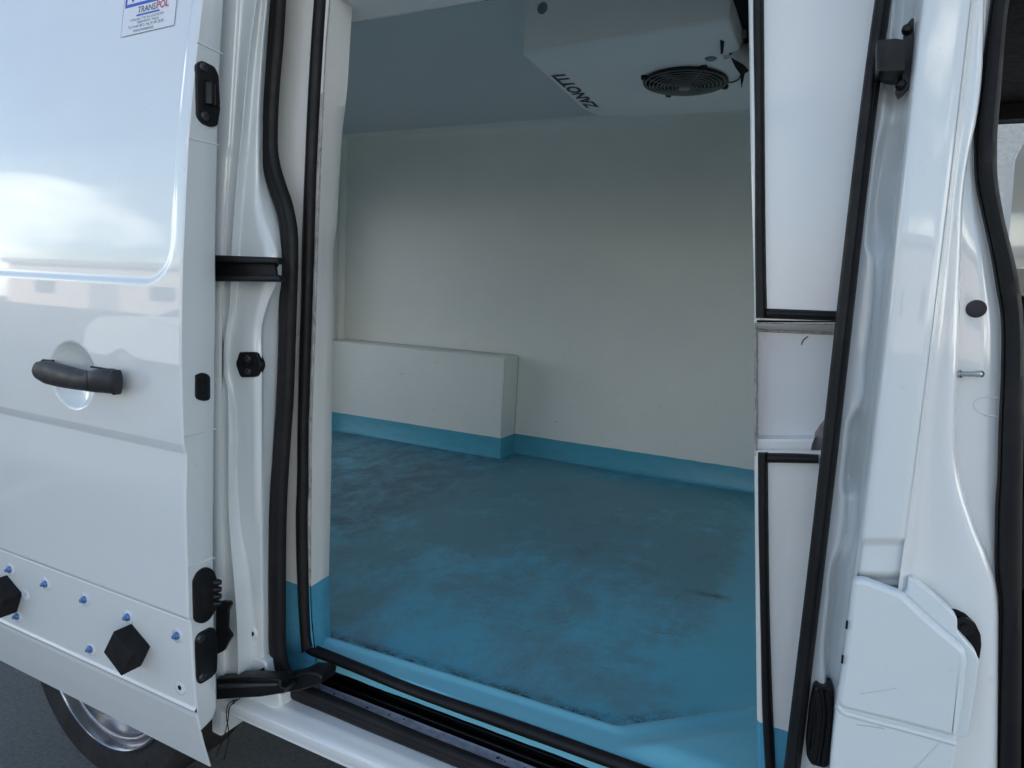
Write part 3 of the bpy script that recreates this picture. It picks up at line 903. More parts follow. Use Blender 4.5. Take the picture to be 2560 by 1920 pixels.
# side strip of old sealant
rows = []
for i in range(90):
    py = 800 + i * 340 / 89
    j = mnoise.noise(Vector((5, py * .12, 2))) * 1.3 + mnoise.noise(Vector((5, py * .4, 7))) * .6
    rows.append([np.array(at(Ax(py) - .5, py, .905)), np.array(at(Ax(py), py, .856)), np.array(at(Ax(py) + 3, py, .852)), np.array(at(1892 + j, py, .856)), np.array(at(1896 + j, py, .884))])
grid_mesh('sealant_strip', rows, M['sealant'], van, True, None, True)
rows = []
cut = [(1120, 0)]
rt_edge = [(822, 2106), (1040, 2070), (1065, 2052), (1085, 2040), (1095, 2036), (1110, 2030), (1136, 2025), (1150, 2025)]
for i in range(100):
    py = 826 + i * (1150 - 826) / 99
    xr = float(np.interp(py, [a for a, _ in rt_edge], [b_ for _, b_ in rt_edge]))
    if py < 1040: xr = blx(py) + 14
    y = .880 if py < 1088 else .880 - .018 * min(1, (py - 1088) / 10)
    rows.append([at(1893 + (xr - 1893) * t / 14, py, y) for t in range(15)])
grid_mesh('middle_sheet', rows, M['sheet'], van, True, 40, True)
prism('foam_edge', [at(a, b_, .8775) for a, b_ in ((2088, 1020), (2066, 1043), (2050, 1062), (2038, 1080), (2034, 1095), (2028, 1115), (2024, 1134), (2080, 1136), (2090, 1080))], (0, .002, 0), M['glue'], van, 0)
if 0: box('backing_board', (at(1895, 600, .895)[0], .897, .58), (.12, .93, 1.9), M['gel'], van)
for pts in ([(2006, 878), (2012, 868), (2020, 842 + 4)], [(2018, 844), (2024, 841)], [(2003, 862), (2006, 852), (2014, 843)]):
    pass
tube('scratch', smooth_path([at(2004, 862, .8795), at(2007, 852, .8795), at(2020, 841, .8795)], 8), .0007, M['scuff'], van, 5)

# rubber strips on the frame
hp = [(0, -1), (0, .2), (.15, .75), (.35, 1), (.6, 1), (.85, .75), (1, .2), (1, -1)]
def strip(Lp, Rp, y, lab=None, n=60, b_=.009):
    o = ribbon('frame_strip', Lp, Rp, y, M['rubber'], van, b_, hp, n)
    if lab: o['label'] = lab
    return o
strip(rubL, rubR, .847, 'rubber strip up the rear frame')
strip([(777, 1611), (872, 1649), (1028, 1713), (1241, 1785 + 1), (1417, 1848), (1616, 1920), (2000, 2058)], [(757, 1629), (862, 1669), (1015, 1731), (1228, 1810), (1400, 1872), (1590, 1941), (1960, 2078)], .855, 'rubber strip along the floor lip')
strip([(1883, -350), (1883, 0), (1887, 311), (1888, 640), (1890, 795)], [(1907, -350), (1910, 0), (1912, 311), (1915, 640), (1918, 795)], .852, 'upper rubber strip on the front frame')
strip([(1918, 771), (2000, 774), (2104, 778)], [(1916, 796), (2000, 799), (2102, 803)], .852)
strip([(1895, 1130), (1896, 1280), (1902, 1591), (1906, 1785), (1913, 1920), (1925, 2150)], [(1920, 1130), (1921, 1280), (1926, 1591), (1933, 1785), (1939, 1920), (1950, 2150)], .852, 'lower rubber strip on the front frame')
strip([(1920, 1132), (1985, 1133), (2046, 1136)], [(1920, 1156), (1985, 1157), (2046, 1158)], .852)
za, zb_ = at(823, -300, .842), at(1895, -350, .842)
tube('frame_strip', [(za[0], .842, za[2] - .004), (zb_[0] + .002, .842, za[2] - .004)], .010, M['rubber'], van, 12)
za, zb_ = at(708, -600, .796), at(2322, -600, .785)
tube('door_seal', smooth_path([(za[0], .796, za[2] - .01), (za[0] + .01, .796, za[2] + .02), (za[0] + .05, .796, za[2] + .035), (zb_[0] - .05, .79, za[2] + .035), (zb_[0] - .01, .786, za[2] + .02), (zb_[0], .786, zb_[2] - .01)], 40), .013, M['rubber'], van, 12)
for (a, b_, w2) in ((1891, 784, 26), (1895, 1130, 26)):
    pass

# --- the lip and the step in front of it
def lin(name, spec, mat, x0=-.90, x1=.05, n=2, sharp=None, wob=0):
    "profile [(y, z)] swept along the van"
    rows = []
    m_ = 60 if wob else n
    for i in range(m_):
        x = x0 + (x1 - x0) * i / (m_ - 1)
        rows.append([(x, y, z + (mnoise.noise(Vector((x * 30, y * 9, 0))) * wob if j == len(spec) - 1 else 0)) for j, (y, z) in enumerate(spec)])
    return grid_mesh(name, rows, mat, van, True, sharp)
zl = lambda px, py, y: at(px, py, y)[2]
Z_rt = ZF_ = .664; Z_bb = zl(900, 1703, .858)
lin('lip_face', [(.872, .6618), (.864, .6622), (.8585, .6560), (.8575, (Z_rt + Z_bb) / 2), (.858, Z_bb)], M['floor'], -.875, .06, sharp=None, wob=.0015)
lin('lip_underside', [(.858, Z_bb), (.90, Z_bb - .002), (.90, Z_bb - .05)], M['void'], -.875, .06)
Z_gt = zl(900, 1753, .865)
g0 = zl(870, 1745, .862)
yg0 = .870
z_step = zl(900, 1753, yg0)
yg1 = (z_step - EYE) / (ray(900, 1769)[2] / ray(900, 1769)[1])
lin('step_rail', [(yg0 + .001, z_step + .003), (yg0, z_step), (yg1, z_step), (yg1 - .001, z_step - .012)], M['track'], -.865, .06, sharp=30)
lin('track_recess', [(.93, zl(900, 1703, .858) - .0), (.93, zl(900, 1753, yg0) - .02), (yg1 - .001, zl(900, 1753, yg0) - .02), (.79, .55)], M['void'], -.93, .06)
for i, yy in enumerate((.880, .893)):
    zz = zl(900, 1753, yg0) + .006 + i * .008
    tube('track_rail', [(-.86, yy, zz), (.05, yy, zz)], .004, M['black'], van, 8)
for k in range(26):
    x = -.82 + random.random() * .72; t = random.random()
    y = yg0 + (yg1 - yg0) * (.1 + .8 * t)
    z = zl(900, 1753, yg0) + (0) * (.1 + .8 * t)
    r_ = .0009 + random.random() * .0012
    if k == 0: bmg = bmesh.new()
    bmesh.ops.create_uvsphere(bmg, u_segments=6, v_segments=4, radius=r_, matrix=Matrix.Translation((x, y, z + .0006)))
g = bm_obj('step_grit', bmg, M['scuff'], van); g['kind'] = 'stuff'
# white sill with soft ridges
zt = zl(900, 1815, .80)
Sill = [(.80, zt - .002), (.795, zt - .004)]
ps = [(900, 1816, .795), (900, 1830, .785), (900, 1843, .776), (900, 1852, .771), (900, 1862, .766), (900, 1880, .757), (900, 1895, .751), (900, 1902, .749), (900, 1912, .7485), (900, 1926, .750), (900, 1932, .754)]
Sill = [(.82, zl(900, 1816, .795) + .002)] + [(c, zl(a, b_, c)) for a, b_, c in ps] + [(.80, zl(900, 1932, .754) - .02), (.90, zl(900, 1932, .754) - .03)]
yy = np.array([q[0] for q in Sill]); zz = np.array([q[1] for q in Sill])
tq = np.linspace(0, len(Sill) - 1, 60)
sm = herm(np.arange(len(Sill)), np.array(Sill), tq)
rows = [[(x, y, z) for y, z in sm] for x in np.linspace(-.91, 1.4, 40)]
grid_mesh('sill', rows, M['paint'], van, True, None)
box('sill_end', (-.93, .765, .50), (-.905, .90, .60), M['paint_in'], van, .004)

# --- lower guide arm of the sliding door
def quadbar(name, pts, y0, y1, mat, bev=.002, par=van):
    P_ = [at(a, b_, y0) for a, b_ in pts]
    return pillow(name, P_, y1 - y0, bev, mat, par, 2)
arm = quadbar('lower_arm', [(540, 1696), (600, 1694), (690, 1696), (700, 1702), (700, 1716), (712, 1722), (708, 1734), (650, 1743), (590, 1746), (540, 1750)], .735, .76, M['black'])
arm['label'] = 'black steel guide arm of the sliding door'
quadbar('arm_web', [(545, 1711), (690, 1711), (690, 1716), (545, 1722)], .728, .736, M['screw'], .001, arm)
quadbar('arm_head', [(696, 1702), (730, 1694), (760, 1680), (790, 1682), (804, 1692), (800, 1712), (770, 1722), (740, 1730), (700, 1734)], .765, .80, M['black'], .003, arm)
quadbar('arm_bracket', [(600, 1688), (640, 1682), (647, 1676), (650, 1700), (600, 1702)], .76, .775, M['black'], .002, arm)
lathe('arm_pin', [(0, .003), (.005, .003), (.0062, .001), (.0062, -.006)], at(756, 1684, .80), (0, -.6, .8), M['steel'], arm, 14)
lathe('arm_roller', [(0, .004), (.007, .004), (.009, .001), (.009, -.008), (0, -.008)], at(790, 1688, .812), (0, -.3, .9), M['black'], arm, 16)
tube('spring_clip', smooth_path([at(703, 1716, .757), at(709, 1722, .752), at(711, 1733, .752)], 8), .0009, M['steel'], arm, 6)
# loose wires under the arm
for pts in ([(592, 1748), (570, 1762), (566, 1790), (572, 1830), (560, 1900)], [(600, 1746), (574, 1768), (570, 1800), (560, 1840), (540, 1890)], [(582, 1750), (586, 1756), (578, 1762)]):
    tube('wire', smooth_path([at(a, b_, .745) for a, b_ in pts], 18), .0009, M['black'], van, 6)
# --- middle bracket
br = quadbar('door_bracket', [(500, 637), (690, 643), (690, 646), (694, 650), (694, 657), (690, 661), (686, 668), (688, 686), (695, 688), (695, 700), (690, 704), (500, 702)], .730, .736, M['black'], .0008)
br['label'] = 'black steel bracket of the door below the rear pillar bend'
quadbar('bracket_flange', [(500, 636), (692, 643), (693, 660), (560, 656), (500, 654)], .714, .730, M['black'], .003, br)
quadbar('bracket_flange', [(500, 690), (560, 689), (695, 688), (695, 704), (500, 702)], .714, .730, M['black'], .003, br)
# --- striker on the rear pillar
st = quadbar('striker_plate', round_poly([(598, 880), (636, 880), (641, 884), (651, 908), (651, 918), (641, 940), (635, 943), (603, 944), (598, 938), (589, 912), (590, 905)], 3), .752, .762, M['black'], .0015)
st['label'] = 'small black striker plate with two screws'
for (a, b_) in ((620, 897), (621, 928)):
    lathe('screw', [(0, .0005), (.0018, .0005), (.002, .003), (.0048, .003), (.0058, .001), (.006, -.002)], at(a, b_, .7518), (0, -1, 0), M['screw'], st, 16)
tube('striker_rib', smooth_path([at(592, 903, .7515), at(604, 905, .751), at(613, 912, .751), at(622, 909, .751), at(632, 905, .7512)], 14), .0011, M['black'], st, 8)
tube('striker_rib', smooth_path([at(603, 912, .7515), at(610, 917, .751), at(620, 914, .751), at(626, 917, .751), at(634, 914, .7512)], 14), .0011, M['black'], st, 8)
# --- grommet low on the pillar
lathe('grommet', [(0, -.001), (.0068, -.001), (.0072, .0025), (.010, .0030), (.0128, .0015), (.0138, -.001)], at(628, 1583, .7745), (.25, -1, 0), M['paint_in'], van, 24)
lathe('grommet_hole', [(0, .0035), (.0062, .0033), (.0066, 0)], at(627, 1583, .7745), (.25, -1, 0), M['void'], van, 20)
quadbar('pillar_foot', [(592, 1622), (650, 1648), (664, 1656), (670, 1700), (600, 1700), (560, 1700), (560, 1640)], .772, .80, M['paint_in'], .004)
quadbar('pillar_foot', [(560, 1690), (660, 1690), (700, 1740), (700, 1770), (560, 1780)], .765, .80, M['paint_in'], .004)

# ------------------------------------------------------------------ front pillar (between cargo opening and cab)
def fit(pts, deg=3):
    a = np.array(pts, float); t = a[:, 1] / 1000 - 1
    c_ = np.polyfit(t, a[:, 0], deg)
    return [(float(np.polyval(c_, q / 1000 - 1)), float(q)) for q in np.linspace(a[0, 1], a[-1, 1], 12)]
D_ = fit([(2304, 0), (2283, 194), (2273, 320), (2260, 389), (2244, 544), (2236, 640), (2217, 775), (2201, 930), (2186, 1105), (2163, 1240), (2158, 1290), (2150, 1380), (2141, 1440), (2127, 1500), (2108, 1649), (2095, 1758), (2079, 1920)], 4)
c1 = [(2235, 0, .79), (2216, 200, .79), (2206, 300, .79), (2196, 345, .79), (2180, 450, .79), (2169, 549, .79), (2165, 610, .79), (2178, 650, .79), (2175, 750, .79), (2158, 900, .79), (2144, 1010, .79), (2122, 1045, .79), (2112, 1120, .79), (2103, 1222, .79), (2108, 1245, .79), (2101, 1330, .79), (2092, 1372, .79), (2078, 1405, .79), (2068, 1500, .79), (2056, 1640, .79), (2060, 1700, .79), (2072, 1800, .79), (2066, 1920, .79)]
c2 = [(2252, 0, .806), (2234, 200, .800), (2226, 300, .798), (2212, 345, .804), (2194, 450, .812), (2184, 549, .812), (2186, 600, .810), (2190, 650, .800), (2186, 750, .802), (2170, 900, .804), (2157, 1010, .800), (2137, 1060, .816), (2128, 1120, .818), (2118, 1212, .816), (2120, 1245, .802), (2112, 1330, .804), (2103, 1372, .802), (2088, 1415, .812), (2078, 1500, .814), (2066, 1640, .812), (2068, 1700, .808), (2078, 1800, .800), (2070, 1920, .800)]
c3 = [(2285, 0, .800), (2262, 200, .794), (2252, 300, .792), (2250, 345, .796), (2240, 400, .800), (2208, 490, .806), (2204, 549, .808), (2218, 600, .800), (2212, 650, .792), (2204, 750, .794), (2186, 900, .796), (2170, 1010, .794), (2152, 1080, .806), (2142, 1120, .810), (2138, 1212, .808), (2146, 1245, .796), (2138, 1330, .796), (2120, 1390, .794), (2100, 1430, .802), (2090, 1500, .806), (2078, 1640, .806), (2078, 1700, .800), (2084, 1800, .795), (2074, 1920, .795)]
c4 = [(2294, 0, .775), (2272, 200, .775), (2262, 300, .775), (2256, 400, .778), (2234, 549, .782), (2226, 640, .776), (2207, 775, .775), (2191, 930, .775), (2176, 1060, .776), (2168, 1120, .780), (2156, 1212, .780), (2153, 1260, .774), (2145, 1340, .774), (2134, 1400, .772), (2118, 1500, .778), (2100, 1649, .778), (2087, 1758, .775), (2073, 1920, .775)]
seal_in = [(a - 8, b_, .795) for a, b_ in BR]
rails('front_pillar_channel', [seal_in, c1, c2, c3, c4, [(a - 3, b_, .748) for a, b_ in D_], [(a + 4, b_, .742) for a, b_ in D_]], -800, 2150, 320, M['paint_in'], van, 3)
E_ = fit([(2431, 0), (2411, 194), (2384, 350), (2369, 505), (2361, 640), (2338, 775), (2318, 950), (2299, 1105), (2287, 1222), (2275, 1280), (2264, 1366), (2256, 1443)], 2)
def shift(r, d, y): return [(a + d, b_, y) for a, b_ in r]
def dep(py, hi):
    t = min(1, max(0, (py - 1343) / 22)); t = t * t * (3 - 2 * t)
    u = min(1, max(0, (py - 1425) / 24))
    return hi + .0048 * t + .010 * u * u
qrib = list(range(-600, 1300, 60)) + list(range(1300, 1460, 5))
def rr_(r, d, hi): return [(a + d, b_ , dep(b_, hi)) for a, b_ in res(r, qrib)]
def res(r, q):
    a = np.array(r, float); return [(float(v), float(p)) for v, p in zip(herm(a[:, 1], a[:, 0], q), q)]
rails('front_pillar_rib', [rr_(D_, -3, .752), rr_(D_, 0, .744), rr_(D_, 6, .7395), rr_(D_, 30, .738), rr_(E_, -30, .738), rr_(E_, -6, .7395), rr_(E_, 0, .742), rr_(E_, 1, .752)], -800, 1462, 540, M['paint_in'], van, 2)
# rounded shoulder from the rib round to the front door rebate
Fs = [(2462, 0), (2455, 200), (2440, 311), (2423, 389), (2408, 505), (2405, 640), (2402, 717), (2396, 911), (2390, 1067), (2394, 1144), (2413, 1240), (2427, 1280), (2458, 1358), (2489, 1447), (2497, 1513), (2498, 1600), (2496, 1920)]
G_ = [(2478, 0), (2468, 78), (2458, 155), (2446, 253), (2436, 350), (2437, 428), (2448, 505), (2462, 564), (2478, 640), (2491, 717), (2501, 775), (2504, 911), (2498, 1067), (2492, 1240), (2489, 1280), (2491, 1455), (2499, 1513), (2495, 1669), (2489, 1920)]
def mixr(a, b_, t, y, q=(-600, 0, 100, 200, 300, 400, 500, 600, 700, 800, 900, 1000, 1100, 1200, 1300, 1400, 1450, 1500, 1600, 1700, 1800, 1920, 2150)):
    A1, B1 = np.array(a, float), np.array(b_, float)
    va, vb = herm(A1[:, 1], A1[:, 0], q), herm(B1[:, 1], B1[:, 0], q)
    return [(va[i] * (1 - t) + vb[i] * t, q[i], y) for i in range(len(q))]
E2 = E_ + [(2240, 1600), (2200, 1920)]
rails('front_pillar_shoulder', [mixr(E2, Fs, -.03, .739), mixr(E2, Fs, .0, .742), mixr(E2, Fs, .10, .751), mixr(E2, Fs, .26, .757), mixr(E2, Fs, .45, .7575), mixr(E2, Fs, .70, .7565), mixr(E2, Fs, .90, .758), mixr(E2, Fs, .98, .763), mixr(E2, Fs, 1.0, .780)], -800, 2150, 210, M['paint'], van, 2)
rails('front_door_rebate', [mixr(Fs, G_, -.25, .777), mixr(Fs, G_, .02, .777), mixr(Fs, G_, .5, .777), mixr(Fs, G_, .93, .778), mixr(Fs, G_, 1.1, .790)], -800, 2150, 170, M['paint'], van, 1)
# front door seal
H_ = [(2522, 0), (2512, 78), (2506, 155), (2499, 253), (2491, 350), (2491, 428), (2501, 505), (2517, 583), (2532, 640), (2548, 717), (2556, 800), (2559, 911), (2557, 1067), (2554, 1240), (2552, 1455), (2552, 1669), (2550, 1920)]
Gs = [(a, b_) for a, b_ in G_]
def res(r, q):
    a = np.array(r, float); return [(float(v), float(p)) for v, p in zip(herm(a[:, 1], a[:, 0], q), q)]
qs = [-500, -200] + list(range(0, 2150, 60))
fs = ribbon('cab_door_seal', res(Gs, qs), res(H_, qs), .772, M['rubber'], van, .012, n=140, prof=[(0, -.9), (0, .1), (.06, .25), (.12, .2), (.16, .5), (.4, .8), (.7, 1.0), (.9, .8), (1, .3), (1, -2)])
fs['label'] = 'black rubber seal of the cab door opening'
# black plug, pin, pressed pocket
lathe('round_plug', [(0, .002), (.005, .0019), (.0078, .0012), (.0086, 0), (.0086, -.002)], at(2441, 772, .776), (0, -1, 0), M['handle'], van, 32)
pin_a, pin_b = at(2399, 935, .770), at(2459, 935, .757)
pinax = (Vector(pin_b) - Vector(pin_a))
Lp_ = pinax.length
lathe('door_pin', [(.0040, 0), (.0040, .0015), (.0026, .002), (.0026, Lp_ * .66), (.0030, Lp_ * .67), (.0033, Lp_ * .74), (.0033, Lp_ * .94), (.0018, Lp_), (0, Lp_)], pin_a, pinax, M['steel'], van, 18)
pp = round_poly([(2434, 1013), (2447, 994), (2498, 994), (2498, 1040), (2462, 1040), (2440, 1030)], 12)
tube('pressed_pocket', smooth_path([at(a, b_, .7765) for a, b_ in ((2496, 994), (2455, 994), (2441, 1000), (2435, 1012), (2443, 1026), (2460, 1036), (2492, 1041))], 30), .0006, M['paint'], van, 8)
rails('front_pillar_base', [shift(D_, -4, .768), shift(D_, 12, .760), mixr(E2, Fs, .1, .762)], 1430, 2150, 20, M['paint_in'], van)
# lower covers
def cover(name, pts, y, th, mat, rad, bev, lab=None, par=van, seg=3):
    P_ = [at(a, b_, y) for a, b_ in round_poly(pts, rad, 7)]
    o = pillow(name, P_, th, bev, mat, par, seg)
    if lab: o['label'] = lab
    return o
cf = cover('lower_cover', [(2268, 1478), (2272, 1446), (2284, 1446), (2330, 1484), (2376, 1525), (2394, 1546), (2394, 1578), (2439, 1630), (2449, 1654), (2440, 1727), (2421, 1838), (2412, 1846), (2385, 1842), (2240, 1780), (2240, 1490)], .738, .012, M['plastic'], 9, .002, 'white moulded cover with a slanting upper edge')
cover('cover_pad', [(2132, 1450), (2160, 1449), (2256, 1485), (2322, 1548), (2413, 1626), (2421, 1652), (2408, 1768), (2394, 1842), (2380, 1843), (2240, 1806), (2104, 1773), (2092, 1756), (2110, 1640)], .726, .011, M['plastic'], 16, .005, None, cf, 4)
cover('step_cover', [(2094, 1735), (2250, 1770), (2396, 1815), (2386, 1920), (2340, 2150), (2062, 2150), (2076, 1900)], .7335, .022, M['plastic'], 10, .003, 'white moulded cover at the foot of the front pillar', van, 5)
tube('cover_bead', smooth_path([at(a, b_, .7345) for a, b_ in ((2094, 1762), (2112, 1781), (2180, 1800), (2280, 1826), (2380, 1854), (2388, 1858))], 30), .0034, M['plastic'], van, 10)
for (a, b_, c, d_) in ((2118, 1552, 2116, 1572), (2107, 1638, 2105, 1658)):
    tube('clip_slot', [at(a, b_, .7255), at(c, d_, .7255)], .0011, M['void'], cf, 6)
tube('scratch', smooth_path([at(2150, 1735, .7258), at(2195, 1728, .7258), at(2244, 1720, .7258)], 8), .0003, M['scratch'], cf, 5)
tube('scratch', smooth_path([at(2142, 1812, .7330), at(2175, 1816, .7330), at(2212, 1822, .7330)], 8), .0004, M['scratch'], van, 5)
cover('cable_opening', [(2374, 1524), (2392, 1526), (2415, 1537), (2439, 1560), (2452, 1587), (2454, 1614), (2449, 1650), (2425, 1620), (2390, 1580)], .7535, .004, M['void'], 5, .001)
lathe('screw', [(0, .004), (.003, .004), (.004, .001), (.009, .0008), (.009, -.002)], at(2411, 1566, .749), (0, -1, 0), M['black'], van, 16)
# upper bracket (roller guide) in the channel
ub = prism('upper_bracket', [at(a, b_, .765) for a, b_ in ((2279, 46), (2285, 46), (2285, 110), (2273, 215), (2264, 228), (2254, 236), (2247, 240), (2240, 226), (2244, 196), (2254, 180), (2256, 120), (2262, 66))], (0, .014, 0), M['black'], van, .002)
ub['label'] = 'black steel check bracket high on the front pillar'
prism('bracket_tab', [at(a, b_, .752) for a, b_ in round_poly([(2194, 100), (2240, 96), (2262, 100), (2262, 172), (2258, 177), (2200, 175), (2194, 170)], 4)], (0, .004, 0), M['black'], ub, .001)
prism('bracket_tab', [at(a, b_, .738) for a, b_ in ((2192, 168), (2262, 168), (2260, 176), (2196, 177))], (0, .03, 0), M['black'], ub, .001)
prism('bracket_tab', [at(a, b_, .735) for a, b_ in ((2192, 100), (2198, 100), (2198, 176), (2192, 172))], (0, .04, 0), M['black'], ub, .001)
lathe('bracket_bolt', [(0, .006), (.003, .0055), (.0048, .002), (.0048, -.002)], at(2252, 212, .764), (0, -1, 0), M['black'], ub, 16)
lathe('bracket_bolt', [(0, .006), (.003, .0055), (.0048, .002), (.0048, -.002)], at(2268, 74, .764), (0, -1, 0), M['black'], ub, 16)
prism('bracket_stop', [at(a, b_, .760) for a, b_ in ((2200, 181), (2256, 181), (2254, 190), (2235, 190), (2212, 186))], (0, .03, 0), M['black'], ub, .002)
# vent drain at the bottom of the channel
dv = cover('drain_boot', [(2032, 1722), (2040, 1715), (2052, 1724), (2062, 1722), (2074, 1716), (2080, 1730), (2083, 1790), (2072, 1920), (2060, 1924), (2028, 1915), (2016, 1895), (2014, 1850), (2022, 1770)], .778, .022, M['black'], 7, .004, 'black rubber boot at the foot of the pillar')
cover('boot_mouth', [(2030, 1750), (2038, 1750), (2042, 1790), (2036, 1860), (2024, 1880), (2022, 1840)], .7765, .006, M['void'], 5, .001, None, dv)
for dx in (0, 12):
    tube('boot_rib', smooth_path([at(2054 + dx, 1726, .7775), at(2060 + dx, 1780, .7775), at(2052 + dx, 1860, .7775), at(2044 + dx, 1912, .7775)], 14), .0022, M['black'], dv, 8)

# ------------------------------------------------------------------ the cargo box
YB, ZF, ZC, XR, XF = 2.50, .65, 2.00, -2.14, .0
# floor as a height field: flat, rising in a cove to the lip, the jamb and the front corner
fx = list(np.arange(-2.14, -1.0, .04)) + list(np.arange(-1.0, .021, .010))
fy = list(np.arange(.862, 1.06, .004)) + list(np.arange(1.08, 2.48, .04)) + [2.5]
def sst(t): t = min(1, max(0, t)); return t * t * (3 - 2 * t)
P1, P2 = at_z(1543, 1825, ZF), at_z(1893, 1745, ZF)
def floor_z(x, y):
    dY = y - (.045 * x + .9444)
    dC = CN[0] * x + CN[1] * y + CN[2]
    d = min(dY, dC)
    z = ZF + .013 * sst((.006 - d) / .020)
    z += .004 * math.exp(-((d + .016) / .008)**2)
    if dC < dY: z += .012 * sst((-dC - .045) / .03) * sst((y - .865) / .04)
    # rear jamb foot
    dj = x + .865
    if y < .955 and dj < .05: z += .03 * sst((.05 - dj) / .05) * sst((.955 - y) / .03)
    z += .0012 * mnoise.noise(Vector((x * 3, y * 3, 0)))
    return z
rows = [[(x, y, floor_z(x, y)) for x in fx] for y in fy]
fl = grid_mesh('cargo_floor', rows, M['floor'], van, True, None)
fl['label'] = 'worn blue cargo floor with grey traffic dirt'
rnd = random.Random(5)
def scratches(name, n, wdt, mat, box_, lift):
    V, F_ = [], []
    for k in range(n):
        x, y = rnd.uniform(box_[0], box_[1]), rnd.uniform(box_[2], box_[3])
        a = rnd.gauss(.3, .7); ln = rnd.uniform(.012, .075) * rnd.random() + .01; cu_ = rnd.uniform(-12, 12)
        b0 = len(V)
        for i in range(7):
            t = i / 6; w_ = wdt * math.sin(math.pi * (.08 + .84 * t)) * rnd.uniform(.5, 1.2)
            nx_, ny_ = -math.sin(a), math.cos(a); z = floor_z(x, y) + lift
            V += [(x - nx_ * w_, y - ny_ * w_, z), (x + nx_ * w_, y + ny_ * w_, z)]
            x += math.cos(a) * ln / 6; y += math.sin(a) * ln / 6; a += cu_ * ln / 6
        F_ += [(b0 + 2 * i, b0 + 2 * i + 1, b0 + 2 * i + 3, b0 + 2 * i + 2) for i in range(6)]
    o = mesh(name, V, F_, mat, van, fix=False); o['kind'] = 'stuff'
    return o
M['pale_scratch'] = simple('pale_scratch', (.30, .44, .52), .5)
M['dark_scuff'] = simple('dark_scuff', (.035, .045, .05), .6)
scratches('floor_scratches', 130, .0006, M['pale_scratch'], (-1.2, -.25, 1.0, 1.8), .0009)
scratches('floor_scuffs', 55, .0006, M['dark_scuff'], (-1.6, -.25, 1.0, 2.3), .0007)
# rear wall of the picture, leaning very slightly, with rounded joint to the ceiling
def sweep_x(name, prof_, mat, x0, x1, n=24, amp=.0):
    rows = [[(x, y + amp * mnoise.noise(Vector((x * 1.3, z * 1.3, 5))), z) for (y, z) in prof_] for x in np.linspace(x0, x1, n)]
    return grid_mesh(name, rows, mat, van, True, None)
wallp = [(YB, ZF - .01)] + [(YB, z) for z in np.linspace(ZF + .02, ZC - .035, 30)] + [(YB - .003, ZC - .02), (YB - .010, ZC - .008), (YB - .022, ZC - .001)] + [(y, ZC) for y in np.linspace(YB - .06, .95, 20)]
M['ceil'] = gel('shaded_fibreglass', (.66, .69, .71), .5, .3, (.62, .655, .675))  # the lining's fibreglass, with the shade overhead put into a darker, bluer colour
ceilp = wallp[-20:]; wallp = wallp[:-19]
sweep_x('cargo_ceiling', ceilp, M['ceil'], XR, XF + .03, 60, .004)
sweep_x('cargo_lining', wallp, M['gel'], XR, XF + .03, 60, .004)
# end wall to the rear, front bulkhead
bm = bmesh.new()
for q0, q1 in (((XR - .05, .93, ZF - .05), (XR, 1.15, ZC)), ((XR - .05, 2.22, ZF - .05), (XR, YB + .05, ZC)), ((XR - .05, 1.15, 1.74), (XR, 2.22, ZC))):
    box_bm(bm, q0, q1)
bm_obj('rear_frame', bm, M['gel'], van)
tube('corner_fillet', [(XR + .012, YB - .010, ZF), (XR + .012, YB - .010, ZC)], .022, M['gel'], van, 16)
box('front_bulkhead', (.004, .94, .60), (.035, YB + .05, ZC + .03), M['gel'], van)
box('near_lining', (XR - .02, .925, .60), (-.88, .945, 2.02), M['gel'], van)
# header over the opening
zh = at(878, 39, .93)[2]
hp_ = [(.84, 2.10), (.845, zh + .02), (.848, zh + .006), (.856, zh)] + [(y, zh - .0003 * i) for i, y in enumerate(np.linspace(.87, .945, 6))] + [(.958, zh + .001), (.966, zh + .006), (.970, zh + .016), (.972, 2.02)]
sweep_x('frame_header', hp_, M['gel_front'], -.98, .03, 30, 0)
# wheel box
pa = at(1250, 1146, 1)
yb = (ZF - EYE) / ray(1250, 1146)[2] * ray(1250, 1146)[1]
xb = ray(1250, 1146)[0] / ray(1250, 1146)[1] * yb
zb = at(1262, 893, yb)[2]
bm = bmesh.new()
box_bm(bm, (XR + .002, yb, ZF - .02), (xb, YB + .02, zb), .010, 4)
bm_obj('wheel_box', bm, M['gel'], van, True)
for p in bpy.data.objects['wheel_box'].data.polygons: p.use_smooth = True
bpy.data.objects['wheel_box'].data.set_sharp_from_angle(angle=R(50))
M['joint'] = simple('joint_line', (.50, .50, .45), .5)
tube('joint_bead', [(XR, YB - .002, zb + .001), (xb - .004, YB - .002, zb + .001), (xb + .001, YB - .002, zb - .006), (xb + .001, YB - .002, ZF + .07)], .0014, M['joint'], van, 8)
tube('joint_bead', [(xb - .001, yb + .0015, ZF + .07), (xb - .001, yb + .0015, zb - .012)], .0010, M['joint'], van, 8)
tube('joint_bead', smooth_path([(x, YB - .0015 + .001 * math.sin(x * 9), ZF + .004) for x in np.linspace(xb + .02, -.01, 24)], 40), .004, M['band'], van, 8)
